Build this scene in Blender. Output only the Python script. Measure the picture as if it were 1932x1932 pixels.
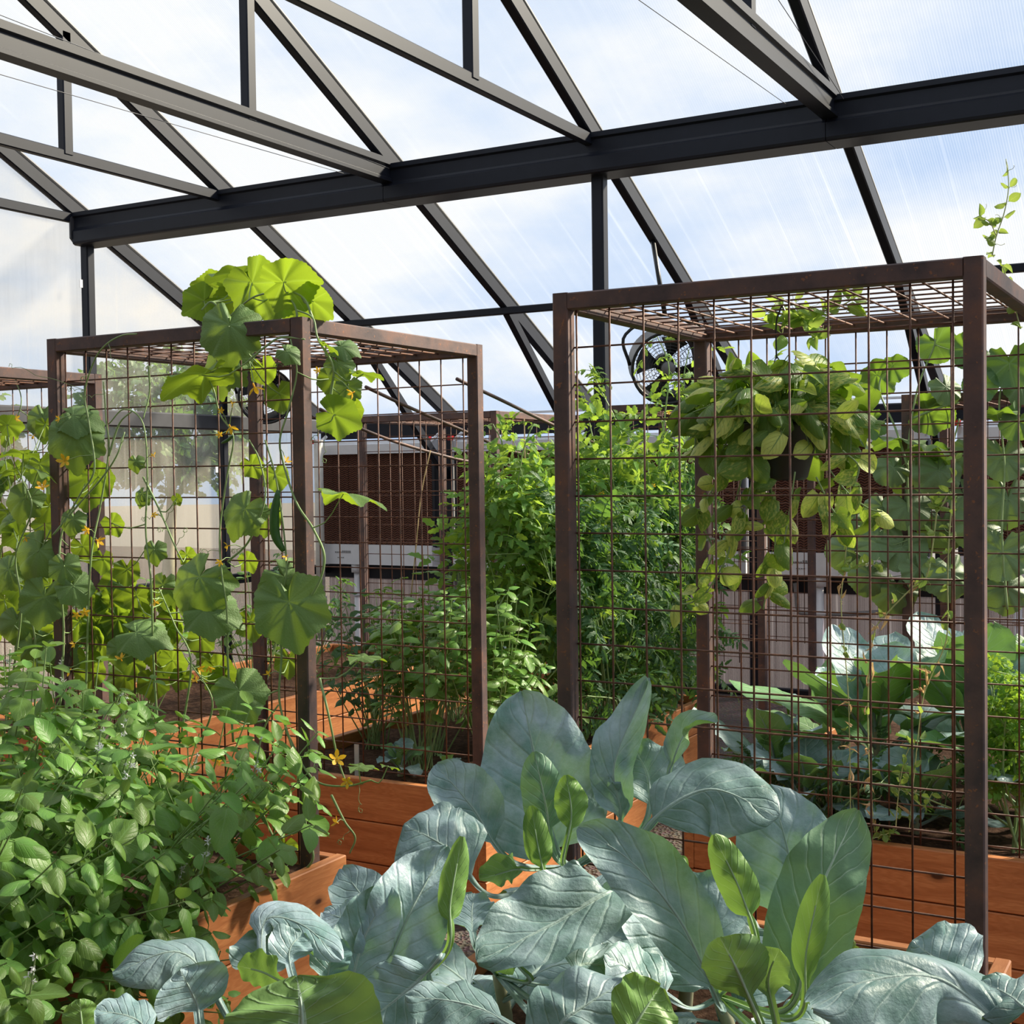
import bpy, math, random
import numpy as np
from mathutils import Vector, Matrix, noise as mnoise

for o in list(bpy.data.objects):
    bpy.data.objects.remove(o, do_unlink=True)
SC = bpy.context.scene
COL = SC.collection
random.seed(7)

# ------------------------------------------------------------------ camera
FPX, PITCH, ROLL, YAW, ZC = 2457.7, -.0295, -.0135, .5107, 1.855
_fw = Vector((-math.sin(YAW)*math.cos(PITCH), math.cos(YAW)*math.cos(PITCH), math.sin(PITCH)))
_r0 = Vector((math.cos(YAW), math.sin(YAW), 0)); _u0 = _r0.cross(_fw)
_rt = _r0*math.cos(ROLL)+_u0*math.sin(ROLL); _up = _u0*math.cos(ROLL)-_r0*math.sin(ROLL)
CAM = Vector((0, 0, ZC))
cd = bpy.data.cameras.new('camera'); cam = bpy.data.objects.new('camera', cd); COL.objects.link(cam)
cd.sensor_width = 36; cd.lens = FPX/1932*36; cd.clip_start = .05; cd.clip_end = 400
cam.matrix_world = Matrix(((_rt.x, _up.x, -_fw.x, 0), (_rt.y, _up.y, -_fw.y, 0), (_rt.z, _up.z, -_fw.z, ZC), (0, 0, 0, 1)))
SC.camera = cam

def ray(x, y): return _rt*((x-966)/FPX)-_up*((y-966)/FPX)+_fw
def at(x, y, axis, val):                       # pixel direction met with a plane of the place
    d = ray(x, y); return CAM+d*((val-CAM[axis])/d[axis])
def dep(x, y, d): return CAM+ray(x, y)*d        # pixel direction at a known distance

# ------------------------------------------------------------------ node helpers
def newmat(name):
    m = bpy.data.materials.new(name); m.use_nodes = True
    nt = m.node_tree; nt.nodes.clear()
    return m, nt
def N(nt, t, **kw):
    n = nt.nodes.new(t)
    for k, v in kw.items():
        if k in n.inputs.keys() if hasattr(n.inputs, 'keys') else False: n.inputs[k].default_value = v
        elif hasattr(n, k): setattr(n, k, v)
    return n
def L(nt, a, b): nt.links.new(a, b)
def sock(nt, inp, v):
    if isinstance(v, bpy.types.NodeSocket): nt.links.new(v, inp)
    else: inp.default_value = v
def M(nt, op, a, b=0., c=0.):
    n = nt.nodes.new('ShaderNodeMath'); n.operation = op
    sock(nt, n.inputs[0], a); sock(nt, n.inputs[1], b); sock(nt, n.inputs[2], c)
    return n.outputs[0]
def MIX(nt, f, a, b, mode='MIX'):
    n = nt.nodes.new('ShaderNodeMix'); n.data_type = 'RGBA'; n.blend_type = mode
    sock(nt, n.inputs[0], f)
    for i, v in ((6, a), (7, b)):
        if isinstance(v, (tuple, list)) and len(v) == 3: v = (*v, 1)
        sock(nt, n.inputs[i], v)
    return n.outputs[2]
def RAMP(nt, f, stops):
    n = nt.nodes.new('ShaderNodeValToRGB'); e = n.color_ramp.elements
    while len(e) < len(stops): e.new(.5)
    for i, (p, c) in enumerate(stops):
        e[i].position = p; e[i].color = (*c, 1) if len(c) == 3 else c
    sock(nt, n.inputs[0], f); return n.outputs[0]
def NOISE(nt, vec, scale, detail=3., rough=.5):
    n = nt.nodes.new('ShaderNodeTexNoise'); n.inputs['Scale'].default_value = scale
    n.inputs['Detail'].default_value = detail; n.inputs['Roughness'].default_value = rough
    if vec is not None: L(nt, vec, n.inputs['Vector'])
    return n.outputs['Fac']
def COORD(nt, which='Object'): return nt.nodes.new('ShaderNodeTexCoord').outputs[which]
def MAPP(nt, vec, scale=(1, 1, 1), loc=None):
    n = nt.nodes.new('ShaderNodeMapping'); n.inputs['Scale'].default_value = scale
    L(nt, vec, n.inputs['Vector'])
    if loc is not None: sock(nt, n.inputs['Location'], loc)
    return n.outputs[0]
def OUT(nt, s): 
    o = nt.nodes.new('ShaderNodeOutputMaterial'); L(nt, s, o.inputs['Surface']); return o
def BUMP(nt, h, strength=.3, dist=.01):
    n = nt.nodes.new('ShaderNodeBump'); n.inputs['Strength'].default_value = strength; n.inputs['Distance'].default_value = dist
    L(nt, h, n.inputs['Height']); return n.outputs[0]
def PRIN(nt, col, rough=.5, metal=0., normal=None, spec=None):
    n = nt.nodes.new('ShaderNodeBsdfPrincipled')
    if isinstance(col, (tuple, list)) and len(col) == 3: col = (*col, 1)
    sock(nt, n.inputs['Base Color'], col); sock(nt, n.inputs['Roughness'], rough); n.inputs['Metallic'].default_value = metal
    if normal is not None: L(nt, normal, n.inputs['Normal'])
    if spec is not None: n.inputs['Specular IOR Level'].default_value = spec
    return n.outputs[0]
def RND(nt): return nt.nodes.new('ShaderNodeObjectInfo').outputs['Random']

# ------------------------------------------------------------------ world, sun, exposure
W = bpy.data.worlds.new('sky'); SC.world = W; W.use_nodes = True
nt = W.node_tree; nt.nodes.clear()
vec = COORD(nt, 'Generated')
cl = NOISE(nt, MAPP(nt, vec, (1.6, 1.6, 3.4), (3.1, .4, .2)), 1.7, 6, .55)
sep = nt.nodes.new('ShaderNodeSeparateXYZ'); L(nt, vec, sep.inputs[0])
clouds = RAMP(nt, cl, [(.36, (.40, .60, .93)), (.48, (.64, .77, .98)), (.60, (1, 1, 1))])
up = M(nt, 'SMOOTH_MIN', M(nt, 'MULTIPLY', sep.outputs[2], 1.9), 1., .2)
skyc = MIX(nt, M(nt, 'MULTIPLY', up, .55), clouds, (1.0, 1.0, 1.0))
skyc = MIX(nt, M(nt, 'GREATER_THAN', sep.outputs[2], -.02), (.66, .61, .52), skyc)
bg = nt.nodes.new('ShaderNodeBackground'); L(nt, skyc, bg.inputs[0]); bg.inputs[1].default_value = .68
wo = nt.nodes.new('ShaderNodeOutputWorld'); L(nt, bg.outputs[0], wo.inputs[0])

sd = bpy.data.lights.new('sun', 'SUN'); sun = bpy.data.objects.new('sun', sd); COL.objects.link(sun)
sd.energy = 8.5; sd.angle = math.radians(7); sd.color = (1, .88, .68)
SUN_FROM = Vector((.52, .66, .54)).normalized()
sun.rotation_euler = SUN_FROM.to_track_quat('Z', 'Y').to_euler(); sun.location = (-20, 12, 16)

vs = SC.view_settings; vs.view_transform = 'Standard'; vs.look = 'None'; vs.gamma = 1; vs.use_curve_mapping = False
vs.exposure = 0.5

# ------------------------------------------------------------------ object helpers
class MB:
    def __init__(s): s.v = []; s.f = []; s.uv = []; s.smooth = False
    def box(s, lo, hi):
        b = len(s.v); (x0, y0, z0), (x1, y1, z1) = lo, hi
        s.v += [(x0,y0,z0),(x1,y0,z0),(x1,y1,z0),(x0,y1,z0),(x0,y0,z1),(x1,y0,z1),(x1,y1,z1),(x0,y1,z1)]
        s.f += [tuple(b+i for i in q) for q in ((0,3,2,1),(4,5,6,7),(0,1,5,4),(1,2,6,5),(2,3,7,6),(3,0,4,7))]
        return s
    def bar(s, a, b, w, h, up=(0, 0, 1), bev=.12):          # rectangular section bar a->b with eased edges
        a, b = Vector(a), Vector(b); d = (b-a).normalized(); up = Vector(up)
        x = d.cross(up)
        if x.length < 1e-4: x = d.cross(Vector((0, 1, 0)))
        x.normalize(); z = x.cross(d).normalized()
        e = min(w, h)*bev; P = [(-w/2+e, -h/2), (w/2-e, -h/2), (w/2, -h/2+e), (w/2, h/2-e), (w/2-e, h/2), (-w/2+e, h/2), (-w/2, h/2-e), (-w/2, -h/2+e)]
        return s.extrude(a, b, [(x*p+z*q) for p, q in P])
    def extrude(s, a, b, prof):
        n = len(prof); k = len(s.v)
        s.v += [tuple(a+p) for p in prof]+[tuple(b+p) for p in prof]
        s.f += [(k+i, k+(i+1) % n, k+n+(i+1) % n, k+n+i) for i in range(n)]
        s.f += [tuple(k+i for i in reversed(range(n))), tuple(k+n+i for i in range(n))]
        return s
    def tube(s, pts, r, n=6, cap=True, r1=None, uvv=None):
        pts = [Vector(p) for p in pts]; k0 = len(s.v); m = len(pts)
        prev = None
        for i, p in enumerate(pts):
            d = (pts[min(i+1, m-1)]-pts[max(i-1, 0)]).normalized()
            if prev is None:
                x = d.cross(Vector((0, 0, 1)))
                if x.length < .05: x = d.cross(Vector((1, 0, 0)))
            else: x = prev-d*prev.dot(d)
            x.normalize(); prev = x; y = d.cross(x)
            rr = r if r1 is None else r+(r1-r)*i/(m-1)
            for j in range(n):
                a = 2*math.pi*j/n; s.v.append(tuple(p+(x*math.cos(a)+y*math.sin(a))*rr))
        for i in range(m-1):
            for j in range(n):
                a = k0+i*n+j; b = k0+i*n+(j+1) % n; s.f.append((a, b, b+n, a+n))
        if cap:
            s.f.append(tuple(k0+j for j in reversed(range(n)))); s.f.append(tuple(k0+(m-1)*n+j for j in range(n)))
        return s
    def lathe(s, prof, c, axis=(0, 0, 1), n=24, closed=False):
        ax = Vector(axis).normalized(); x = ax.cross(Vector((0, 0, 1)))
        if x.length < .05: x = Vector((1, 0, 0))
        x.normalize(); y = ax.cross(x); k = len(s.v); c = Vector(c); m = len(prof)
        for r, h in prof:
            for j in range(n):
                a = 2*math.pi*j/n; s.v.append(tuple(c+ax*h+(x*math.cos(a)+y*math.sin(a))*r))
        for i in range(m if closed else m-1):
            for j in range(n):
                a = k+i*n+j; b = k+i*n+(j+1) % n; i2 = (i+1) % m
                s.f.append((a, b, k+i2*n+(j+1) % n, k+i2*n+j))
        return s
    def sphere(s, c, r, n=10, m=7, sc=(1, 1, 1)):
        k = len(s.v); c = Vector(c)
        for i in range(m+1):
            t = math.pi*i/m
            for j in range(n):
                a = 2*math.pi*j/n
                s.v.append((c.x+r*sc[0]*math.sin(t)*math.cos(a), c.y+r*sc[1]*math.sin(t)*math.sin(a), c.z+r*sc[2]*math.cos(t)))
        for i in range(m):
            for j in range(n):
                a = k+i*n+j; b = k+i*n+(j+1) % n; s.f.append((a, a+n, b+n, b))
        return s
    def mesh(s, name, mat, off=(0, 0, 0), smooth=False):
        me = bpy.data.meshes.new(name); o = Vector(off)
        v = s.v if o.length == 0 else [(x-o.x, y-o.y, z-o.z) for x, y, z in s.v]
        me.from_pydata(v, [], s.f); 
        for mm in (mat if isinstance(mat, list) else [mat]): me.materials.append(mm)
        if smooth: me.polygons.foreach_set('use_smooth', [True]*len(me.polygons))
        me.update(); return me
    def obj(s, name, mat, root=None, smooth=False):          # world-space shape, child of root
        off = wloc(root) if root else (0, 0, 0)
        return link(name, s.mesh(name, mat, off, smooth), root)
WL = {}
def wloc(o): return WL.get(o.name, Vector((0, 0, 0)))
def link(name, data, root=None, mat4=None):
    o = bpy.data.objects.new(name, data); COL.objects.link(o)
    if root is not None: o.parent = root; WL[o.name] = wloc(root)
    if mat4 is not None: o.matrix_basis = mat4
    return o
def thing(name, loc, label, cat, group=None):
    o = bpy.data.objects.new(name, None); COL.objects.link(o); o.location = loc; o.empty_display_size = .05
    WL[o.name] = Vector(loc); return tag(o, label, cat, group)
def tag(o, label=None, cat=None, group=None, kind=None):
    if label: o['label'] = label
    if cat: o['category'] = cat
    if group: o['group'] = group
    if kind: o['kind'] = kind
    return o
def struct(name, mb, mat): return tag(mb.obj(name, mat), kind='structure')
def frame(pos, ydir, nrm, s=1., sx=None, root=None):         # local Y along ydir, local Z ~ nrm
    y = Vector(ydir).normalized(); z = Vector(nrm); z = z-y*z.dot(y)
    if z.length < 1e-3: z = y.orthogonal()
    z.normalize(); x = y.cross(z); p = Vector(pos)-(wloc(root) if root else Vector((0, 0, 0)))
    sx = s if sx is None else sx
    return Matrix(((x.x*sx, y.x*s, z.x*s, p.x), (x.y*sx, y.y*s, z.y*s, p.y), (x.z*sx, y.z*s, z.z*s, p.z), (0, 0, 0, 1)))
def curve(pts, n=24):                                        # Catmull-Rom through the points
    P = [Vector(p) for p in pts]; P = [P[0]*2-P[1]]+P+[P[-1]*2-P[-2]]; out = []; m = len(P)-3
    for i in range(n):
        t = i/(n-1)*m; k = min(int(t), m-1); t -= k; a, b, c, d = P[k:k+4]
        out.append(.5*((2*b)+(c-a)*t+(2*a-5*b+4*c-d)*t*t+(3*b-a-3*c+d)*t**3))
    return out
def R(a, b): return random.uniform(a, b)

# ------------------------------------------------------------------ materials of the building
def mat_paint(name, col, rough=.42, var=.25, spec=.5):
    m, nt = newmat(name); n = NOISE(nt, COORD(nt), 14, 4)
    c = MIX(nt, n, tuple(x*(1-var) for x in col), tuple(x*(1+var) for x in col))
    OUT(nt, PRIN(nt, c, rough, 0, None, spec)); return m
STEEL = mat_paint('charcoal_paint', (.010, .012, .020), .42, .25, .28)
STEEL2 = mat_paint('grey_paint', (.055, .055, .062), .42)
WHITE = mat_paint('white_plastic', (.75, .77, .82), .4, .08)
BLACK = mat_paint('black_plastic', (.012, .013, .015), .38)
REDP = mat_paint('red_plastic', (.62, .02, .02), .4)
GREYP = mat_paint('grey_plastic', (.22, .22, .23), .5)

def mat_rust():
    m, nt = newmat('rusted_steel'); v = COORD(nt)
    a = NOISE(nt, v, 9, 5, .6); b = NOISE(nt, v, 60, 3, .6)
    c = RAMP(nt, a, [(.3, (.060, .042, .045)), (.52, (.115, .070, .064)), (.74, (.19, .090, .062))])
    c = MIX(nt, M(nt, 'MULTIPLY', M(nt, 'GREATER_THAN', b, .66), .55), c, (.34, .13, .05))
    OUT(nt, PRIN(nt, c, .58, .15, BUMP(nt, b, .25, .002))); return m
RUST = mat_rust()
def mat_wire():
    m, nt = newmat('rusted_wire'); v = COORD(nt); a = NOISE(nt, v, 30, 3)
    c = RAMP(nt, a, [(.35, (.085, .040, .028)), (.6, (.17, .072, .042)), (.8, (.26, .11, .05))])
    OUT(nt, PRIN(nt, c, .6, .1)); return m
WIRE = mat_wire()
def mat_wood():
    m, nt = newmat('stained_cedar'); r = RND(nt); co = COORD(nt)
    off = nt.nodes.new('ShaderNodeCombineXYZ')
    sock(nt, off.inputs[0], M(nt, 'MULTIPLY', r, 37.)); sock(nt, off.inputs[1], M(nt, 'MULTIPLY', r, 11.)); sock(nt, off.inputs[2], M(nt, 'MULTIPLY', r, 5.))
    v = MAPP(nt, co, (1.2, 9, 16), off.outputs[0])
    g = NOISE(nt, v, 2.2, 6, .62)
    vk = nt.nodes.new('ShaderNodeTexVoronoi'); vk.inputs['Scale'].default_value = 1.; vk.inputs['Randomness'].default_value = 1
    L(nt, MAPP(nt, co, (3.2, 3.0, 6.5), off.outputs[0]), vk.inputs['Vector'])
    kd = vk.outputs['Distance']
    ring = M(nt, 'SINE', M(nt, 'MULTIPLY', M(nt, 'ADD', g, M(nt, 'MULTIPLY', kd, 1.1)), 46.))
    c = RAMP(nt, g, [(.3, (.35, .125, .045)), (.5, (.51, .20, .073)), (.7, (.62, .27, .105))])
    c = MIX(nt, M(nt, 'MULTIPLY', M(nt, 'ADD', M(nt, 'MULTIPLY', ring, .5), .5), .28), c, (.30, .080, .018))
    c = MIX(nt, M(nt, 'MULTIPLY', M(nt, 'SUBTRACT', M(nt, 'MULTIPLY', r, 1.), .35), .35), c, (.33, .10, .03))
    kn = RAMP(nt, kd, [(.055, (1, 1, 1)), (.085, (.45, .45, .45)), (.17, (0, 0, 0))])
    c = MIX(nt, kn, c, (.055, .018, .008))
    OUT(nt, PRIN(nt, c, .55, 0, BUMP(nt, g, .25, .004), .35)); return m
WOOD = mat_wood()
def mat_soil():
    m, nt = newmat('garden_soil'); v = COORD(nt); a = NOISE(nt, v, 35, 6, .7)
    c = RAMP(nt, a, [(.3, (.030, .017, .012)), (.55, (.095, .050, .032)), (.75, (.22, .14, .10))])
    OUT(nt, PRIN(nt, c, .95, 0, BUMP(nt, a, 1., .02), .1)); return m
SOIL = mat_soil()
def mat_floor():
    m, nt = newmat('gravel'); v = COORD(nt)
    vo = nt.nodes.new('ShaderNodeTexVoronoi'); vo.inputs['Scale'].default_value = 55; L(nt, v, vo.inputs['Vector'])
    c = MIX(nt, NOISE(nt, v, 3), (.085, .065, .055), (.17, .14, .125)); c = MIX(nt, .35, c, vo.outputs['Color'], 'MULTIPLY')
    OUT(nt, PRIN(nt, c, .9, 0, BUMP(nt, vo.outputs['Distance'], 1, .02))); return m
GRAVEL = mat_floor()
def mat_poly(name, scat, tint=(.97, .985, 1.0), pitch=.0145, mott=0., dc=(.5, .52, .55)):
    m, nt = newmat(name); co = COORD(nt)
    sp = nt.nodes.new('ShaderNodeSeparateXYZ'); L(nt, co, sp.inputs[0])
    ln = M(nt, 'GREATER_THAN', M(nt, 'SINE', M(nt, 'MULTIPLY', sp.outputs[0], 2*math.pi/pitch)), .72)
    st = NOISE(nt, MAPP(nt, co, (26, .25, 1)), 1., 4, .65)          # streaks that run along the flutes
    fac = M(nt, 'ADD', M(nt, 'MULTIPLY', ln, .05), M(nt, 'MULTIPLY', RAMP(nt, st, [(.42, (.3, .3, .3)), (.60, (.5, .5, .5)), (.72, (2.2, 2.2, 2.2))]), scat*2))
    if mott: fac = M(nt, 'ADD', fac, M(nt, 'MULTIPLY', RAMP(nt, NOISE(nt, MAPP(nt, co, (2.2, 1.1, 1)), 1.3, 3, .5), [(.35, (0, 0, 0)), (.65, (1, 1, 1))]), mott))  # mottling paints in the blurred dark tree shapes and shade behind the panes
    tr = nt.nodes.new('ShaderNodeBsdfTransparent'); tr.inputs[0].default_value = (*tint, 1)
    tl = nt.nodes.new('ShaderNodeBsdfTranslucent'); tl.inputs[0].default_value = (.86, .88, .90, 1)
    df = nt.nodes.new('ShaderNodeBsdfDiffuse'); df.inputs[0].default_value = (*dc, 1)
    m1 = nt.nodes.new('ShaderNodeMixShader'); m1.inputs[0].default_value = .3 if not mott else .5; L(nt, tl.outputs[0], m1.inputs[1]); L(nt, df.outputs[0], m1.inputs[2])
    m2 = nt.nodes.new('ShaderNodeMixShader'); L(nt, fac, m2.inputs[0]); L(nt, tr.outputs[0], m2.inputs[1]); L(nt, m1.outputs[0], m2.inputs[2])
    OUT(nt, m2.outputs[0]); return m
POLY_ROOF = mat_poly('twinwall_polycarbonate_roof', .018)
POLY_WALL = mat_poly('twinwall_polycarbonate_wall', .045, (.985, .975, .95), mott=.10, dc=(.85, .80, .70))
POLY_SIDE = mat_poly('twinwall_polycarbonate_mottled', .10, (.95, .925, .88), mott=.16, dc=(.8, .74, .62))
POLY_LOW = mat_poly('twinwall_polycarbonate_dimmed', .10, (.34, .31, .34))  # grey low panes, tint darkened for the shade outside them
def mat_pad():
    m, nt = newmat('cellulose_pad'); co = COORD(nt); sp = nt.nodes.new('ShaderNodeSeparateXYZ'); L(nt, co, sp.inputs[0])
    zz = M(nt, 'PINGPONG', M(nt, 'MULTIPLY', sp.outputs[0], 1), .03)
    w = M(nt, 'SINE', M(nt, 'MULTIPLY', M(nt, 'ADD', sp.outputs[2], M(nt, 'MULTIPLY', zz, .5)), 2*math.pi/.021))
    c = MIX(nt, M(nt, 'ADD', M(nt, 'MULTIPLY', w, .5), .5), (.045, .014, .007), (.17, .055, .026))
    OUT(nt, PRIN(nt, c, .9, 0, BUMP(nt, w, .8, .012))); return m
PAD = mat_pad()
# ------------------------------------------------------------------ the greenhouse
XG, YB, YE, RS = -7.88, 7.27, 10.30, 1.475           # gable wall, inner beam, eave wall, frame spacing
YR = 3.30                                            # ridge
FX = [XG+RS*k for k in range(9)]                     # rafter frames
XR = FX[-1]; YF = -.90                               # front limit, at the added light-blocking wall
def zr(y): return 3.90-.5*abs(y-YR)+.5*(YB-YR)-0.0 if False else 3.90+.5*(YB-YR)-.5*abs(y-YR)

fl = MB().box((-30, -9, -.1), (12, 26, 0)); floor = struct('floor', fl, GRAVEL)

def pane(name, poly, t, pos, ydir, nrm, mat, root):  # flutes run along local Y
    b = MB(); n = len(poly)
    b.v = [(x, y, 0) for x, y in poly]+[(x, y, t) for x, y in poly]
    b.f = [tuple(reversed(range(n))), tuple(range(n, 2*n))]+[(i, (i+1) % n, n+(i+1) % n, n+i) for i in range(n)]
    return link(name, b.mesh(name, mat), root, frame(pos, ydir, nrm, root=root))

ridge = MB().bar((XG-.1, YR, zr(YR)+.03), (XR+.1, YR, zr(YR)+.03), .09, .12)
ceil_ = struct('ceiling', ridge, STEEL)
sl = math.hypot(1, .5)
for k, x in enumerate(FX):
    for s in (1, -1):
        a = (x, YR, zr(YR)); ye = YE+.08 if s > 0 else YF; e = (x, ye, zr(ye))
        MB().bar(a, e, .062, .105).obj('rafter', STEEL, ceil_)
    thick = (k % 2 == 0)
    y0, y1 = YF, YB
    c = MB()
    if thick and k > 0:
        z = 3.86; w = .045; h = .075
        P = [(-w, -h), (w, -h), (w, -h+.02), (w-.018, -h+.03), (w-.018, h-.05), (w, h-.04), (w, h), (-w, h)]
        c.extrude(Vector((x, y0, z)), Vector((x, y1, z)), [Vector((p, 0, q)) for p, q in P])
    else: c.bar((x, y0, 3.87), (x, y1, 3.87), .05, .072)
    c.obj('tie_beam', STEEL, ceil_)
    for yh in (5.80, 2*YR-5.80):
        MB().bar((x, yh, 3.88), (x, yh, zr(yh)), .062, .075, up=(0, 1, 0)).obj('hanger', STEEL, ceil_)
# purlins under the rafters
for y in (8.72,):
    MB().bar((XG, y, zr(y)-.075), (XR, y, zr(y)-.075), .05, .055).obj('purlin', STEEL, ceil_)
# the beams the frames rest on: lipped section in lengths with butt joints
def gutter(y, s):
    P = [(-.10, -.13), (-.115, -.125), (-.12, -.11), (-.12, -.03), (-.105, -.015), (-.098, .0), (-.098, .075), (-.118, .085), (-.118, .115), (.10, .115), (.10, -.13)]
    xs = [XG+.03, FX[2]-.02, FX[4]-.02, FX[6]-.02, XR+.1]
    for a, b in zip(xs, xs[1:]):
        c = MB(); pr = [Vector((0, p*s, q)) for p, q in P]
        if s < 0: pr.reverse()
        c.extrude(Vector((a+.002, y, 3.79)), Vector((b-.002, y, 3.79)), pr)
        c.obj('gutter_beam', STEEL, ceil_)
gutter(YB, 1)
c = MB().bar((XG+.015, YB-.01, 3.785), (XG+.03, YB-.01, 3.785), .245, .25, bev=.2); c.obj('end_cap', STEEL2, ceil_)
for x in (XG+.04, -3.44, 1.0):
    for y in (YB,):
        MB().bar((x, y+.02, 0), (x, y+.02, 3.68), .08, .08, up=(0, 1, 0)).obj('column', STEEL, ceil_)
# roof panes, one per bay and slope
for k in range(8):
    for s in (1, -1):
        run = (YE-YR+.12) if s > 0 else YR-YF; Lp = run*sl; w = RS-.008
        nrm = Vector((0, s*.5, 1)).normalized(); yd = Vector((0, s, -.5))
        p = Vector((FX[k]+RS/2, YR, zr(YR)))+nrm*.062
        pane('roof_pane', [(-w/2, 0), (w/2, 0), (w/2, Lp), (-w/2, Lp)], .01, p, yd, nrm, POLY_ROOF, ceil_)
        if s < 0:                                       # unseen solid sheet added to cut light on camera-facing sides
            MB().bar(Vector((FX[k], .3, zr(.3)))+nrm*.085, Vector((FX[k], YF, zr(YF)))+nrm*.085, .02, .02).obj('light_block_edge', STEEL, ceil_)
            q = MB(); u0, u1 = (YR-.3)*sl, (YR-YF)*sl; q.box((-RS/2, u0, 0), (RS/2, u1, .01)); link('roof_light_block', q.mesh('roof_light_block', STEEL2), ceil_, frame(p+nrm*.012, yd, nrm, root=ceil_))
        c = MB().bar(Vector((FX[k], YR, zr(YR)))+nrm*.078, Vector((FX[k], YR, zr(YR)))+nrm*.078+yd*run, .05, .012)
        c.obj('glazing_bar', GREYP, ceil_)
# thin stay cables from the beam towards the ridge
for (x0, y0), (x1, y1) in (((655, 329), (2, 141)), ((735, 318), (2, 29)), ((1485, 198), (1208, 2)), ((1592, 187), (1470, 2))):
    a = at(x0, y0, 1, YB-.11); b = at(x1, y1, 0, a.x); e = a+(b-a)*((a.y-YR-.2)/(a.y-b.y))
    if e.z > zr(e.y)-.06: e = a+(b-a)*.99
    MB().tube([a, e], .0022, 4).obj('stay_cable', GREYP, ceil_)

# left gable wall
wl = MB(); wl.bar((XG, YF, .04), (XG, YE, .04), .08, .08); wall_left = struct('wall_left', wl, STEEL)
GY = [YE-.04, 8.80, YB, 5.80, 4.3, YR, 2.3, .8, YF+.04]
for y in GY[1:-1]:
    if abs(y-YB) < .01: continue
    MB().bar((XG+.035, y, 0), (XG+.035, y, zr(y)-.05), .075, .07, up=(0, 1, 0)).obj('stud', STEEL, wall_left)
MB().bar((XG+.05, YF, 2.335), (XG+.05, YE, 2.335), .10, .13).obj('rail', STEEL2, wall_left)
MB().bar((XG+.04, YF, .95), (XG+.04, YE, .95), .06, .09).obj('rail', STEEL, wall_left)
for a, b in zip(GY, GY[1:]):
    w = a-b-.01; 
    for z0, z1 in ((.08, .95), (.95, 2.33)):
        pane('wall_pane', [(-w/2, z0), (w/2, z0), (w/2, z1), (-w/2, z1)], .01, (XG-.012, (a+b)/2, 0), (0, 0, 1), (1, 0, 0), POLY_SIDE, wall_left)
    # local x = ydir x nrm = +Y
    pts = [(-w/2, 2.33), (w/2, 2.33), (w/2, zr(a)+.05), (-w/2, zr(b)+.05)]
    pane('gable_pane', pts, .01, (XG-.012, (a+b)/2, 0), (0, 0, 1), (1, 0, 0), POLY_WALL, wall_left)
# small white marker tags on the columns
for p in (at(152, 535, 0, XG+.09), at(408, 885, 0, XG+.09)):
    MB().box((p.x, p.y-.012, p.z-.03), (p.x+.006, p.y+.016, p.z+.03)).obj('tag_plate', WHITE, wall_left)

# back eave wall
wb = MB(); wb.bar((XG, YE, .04), (XR, YE, .04), .08, .08); wall_back = struct('wall_back', wb, STEEL)
MB().bar((XG, YE, 2.285), (XR, YE, 2.285), .10, .15).obj('eave_beam', STEEL, wall_back)
MB().bar((XG, YE-.06, 2.40), (XR, YE-.06, 2.40), .03, .02).obj('drip_edge', WHITE, wall_back)
MB().bar((XG, YE-.02, .93), (XR, YE-.02, .93), .07, .13).obj('sill_rail', STEEL, wall_back)
for x in FX[1:]:
    MB().bar((x, YE-.05, 0), (x, YE-.05, 2.22), .11, .09, up=(0, 1, 0)).obj('column', STEEL, wall_back)
    MB().box((x+.056, YE-.10, 0), (x+.075, YE-.0, 1.95)).obj('edge_strip', GREYP, wall_back)
    MB().bar((x+.01, 8.75, zr(8.75)-.06), (x+.01, YE-.09, 1.83), .055, .08).obj('knee_brace', STEEL, ceil_)
for k in range(8):
    w = RS-.09
    pane('wall_pane', [(-w/2, .08), (w/2, .08), (w/2, .88), (-w/2, .88)], .01, (FX[k]+RS/2, YE+.0, 0), (0, 0, 1), (0, -1, 0), POLY_LOW, wall_back)

# right gable wall (clear); unseen wall added behind the camera to block light
wr = MB().bar((XR, YF, .04), (XR, YE, .04), .08, .08); wall_right = struct('wall_right', wr, STEEL)
for y in GY[1:-1]:
    MB().bar((XR-.035, y, 0), (XR-.035, y, zr(y)-.05), .075, .07, up=(0, 1, 0)).obj('stud', STEEL, wall_right)
for a, b in zip(GY, GY[1:]):
    w = a-b-.01; pts = [(-w/2, .08), (w/2, .08), (w/2, zr(b)+.05), (-w/2, zr(a)+.05)]
    pane('wall_pane', pts, .01, (XR+.012, (a+b)/2, 0), (0, 0, 1), (-1, 0, 0), POLY_ROOF, wall_right)
wf = MB().box((XG-.05, YF-.25, 0), (XR+.05, YF, zr(YF)+.5)); wall_front_blocker = struct('wall_front_blocker', wf, mat_paint('light_block_paint', (.075, .065, .06), .7))

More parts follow.
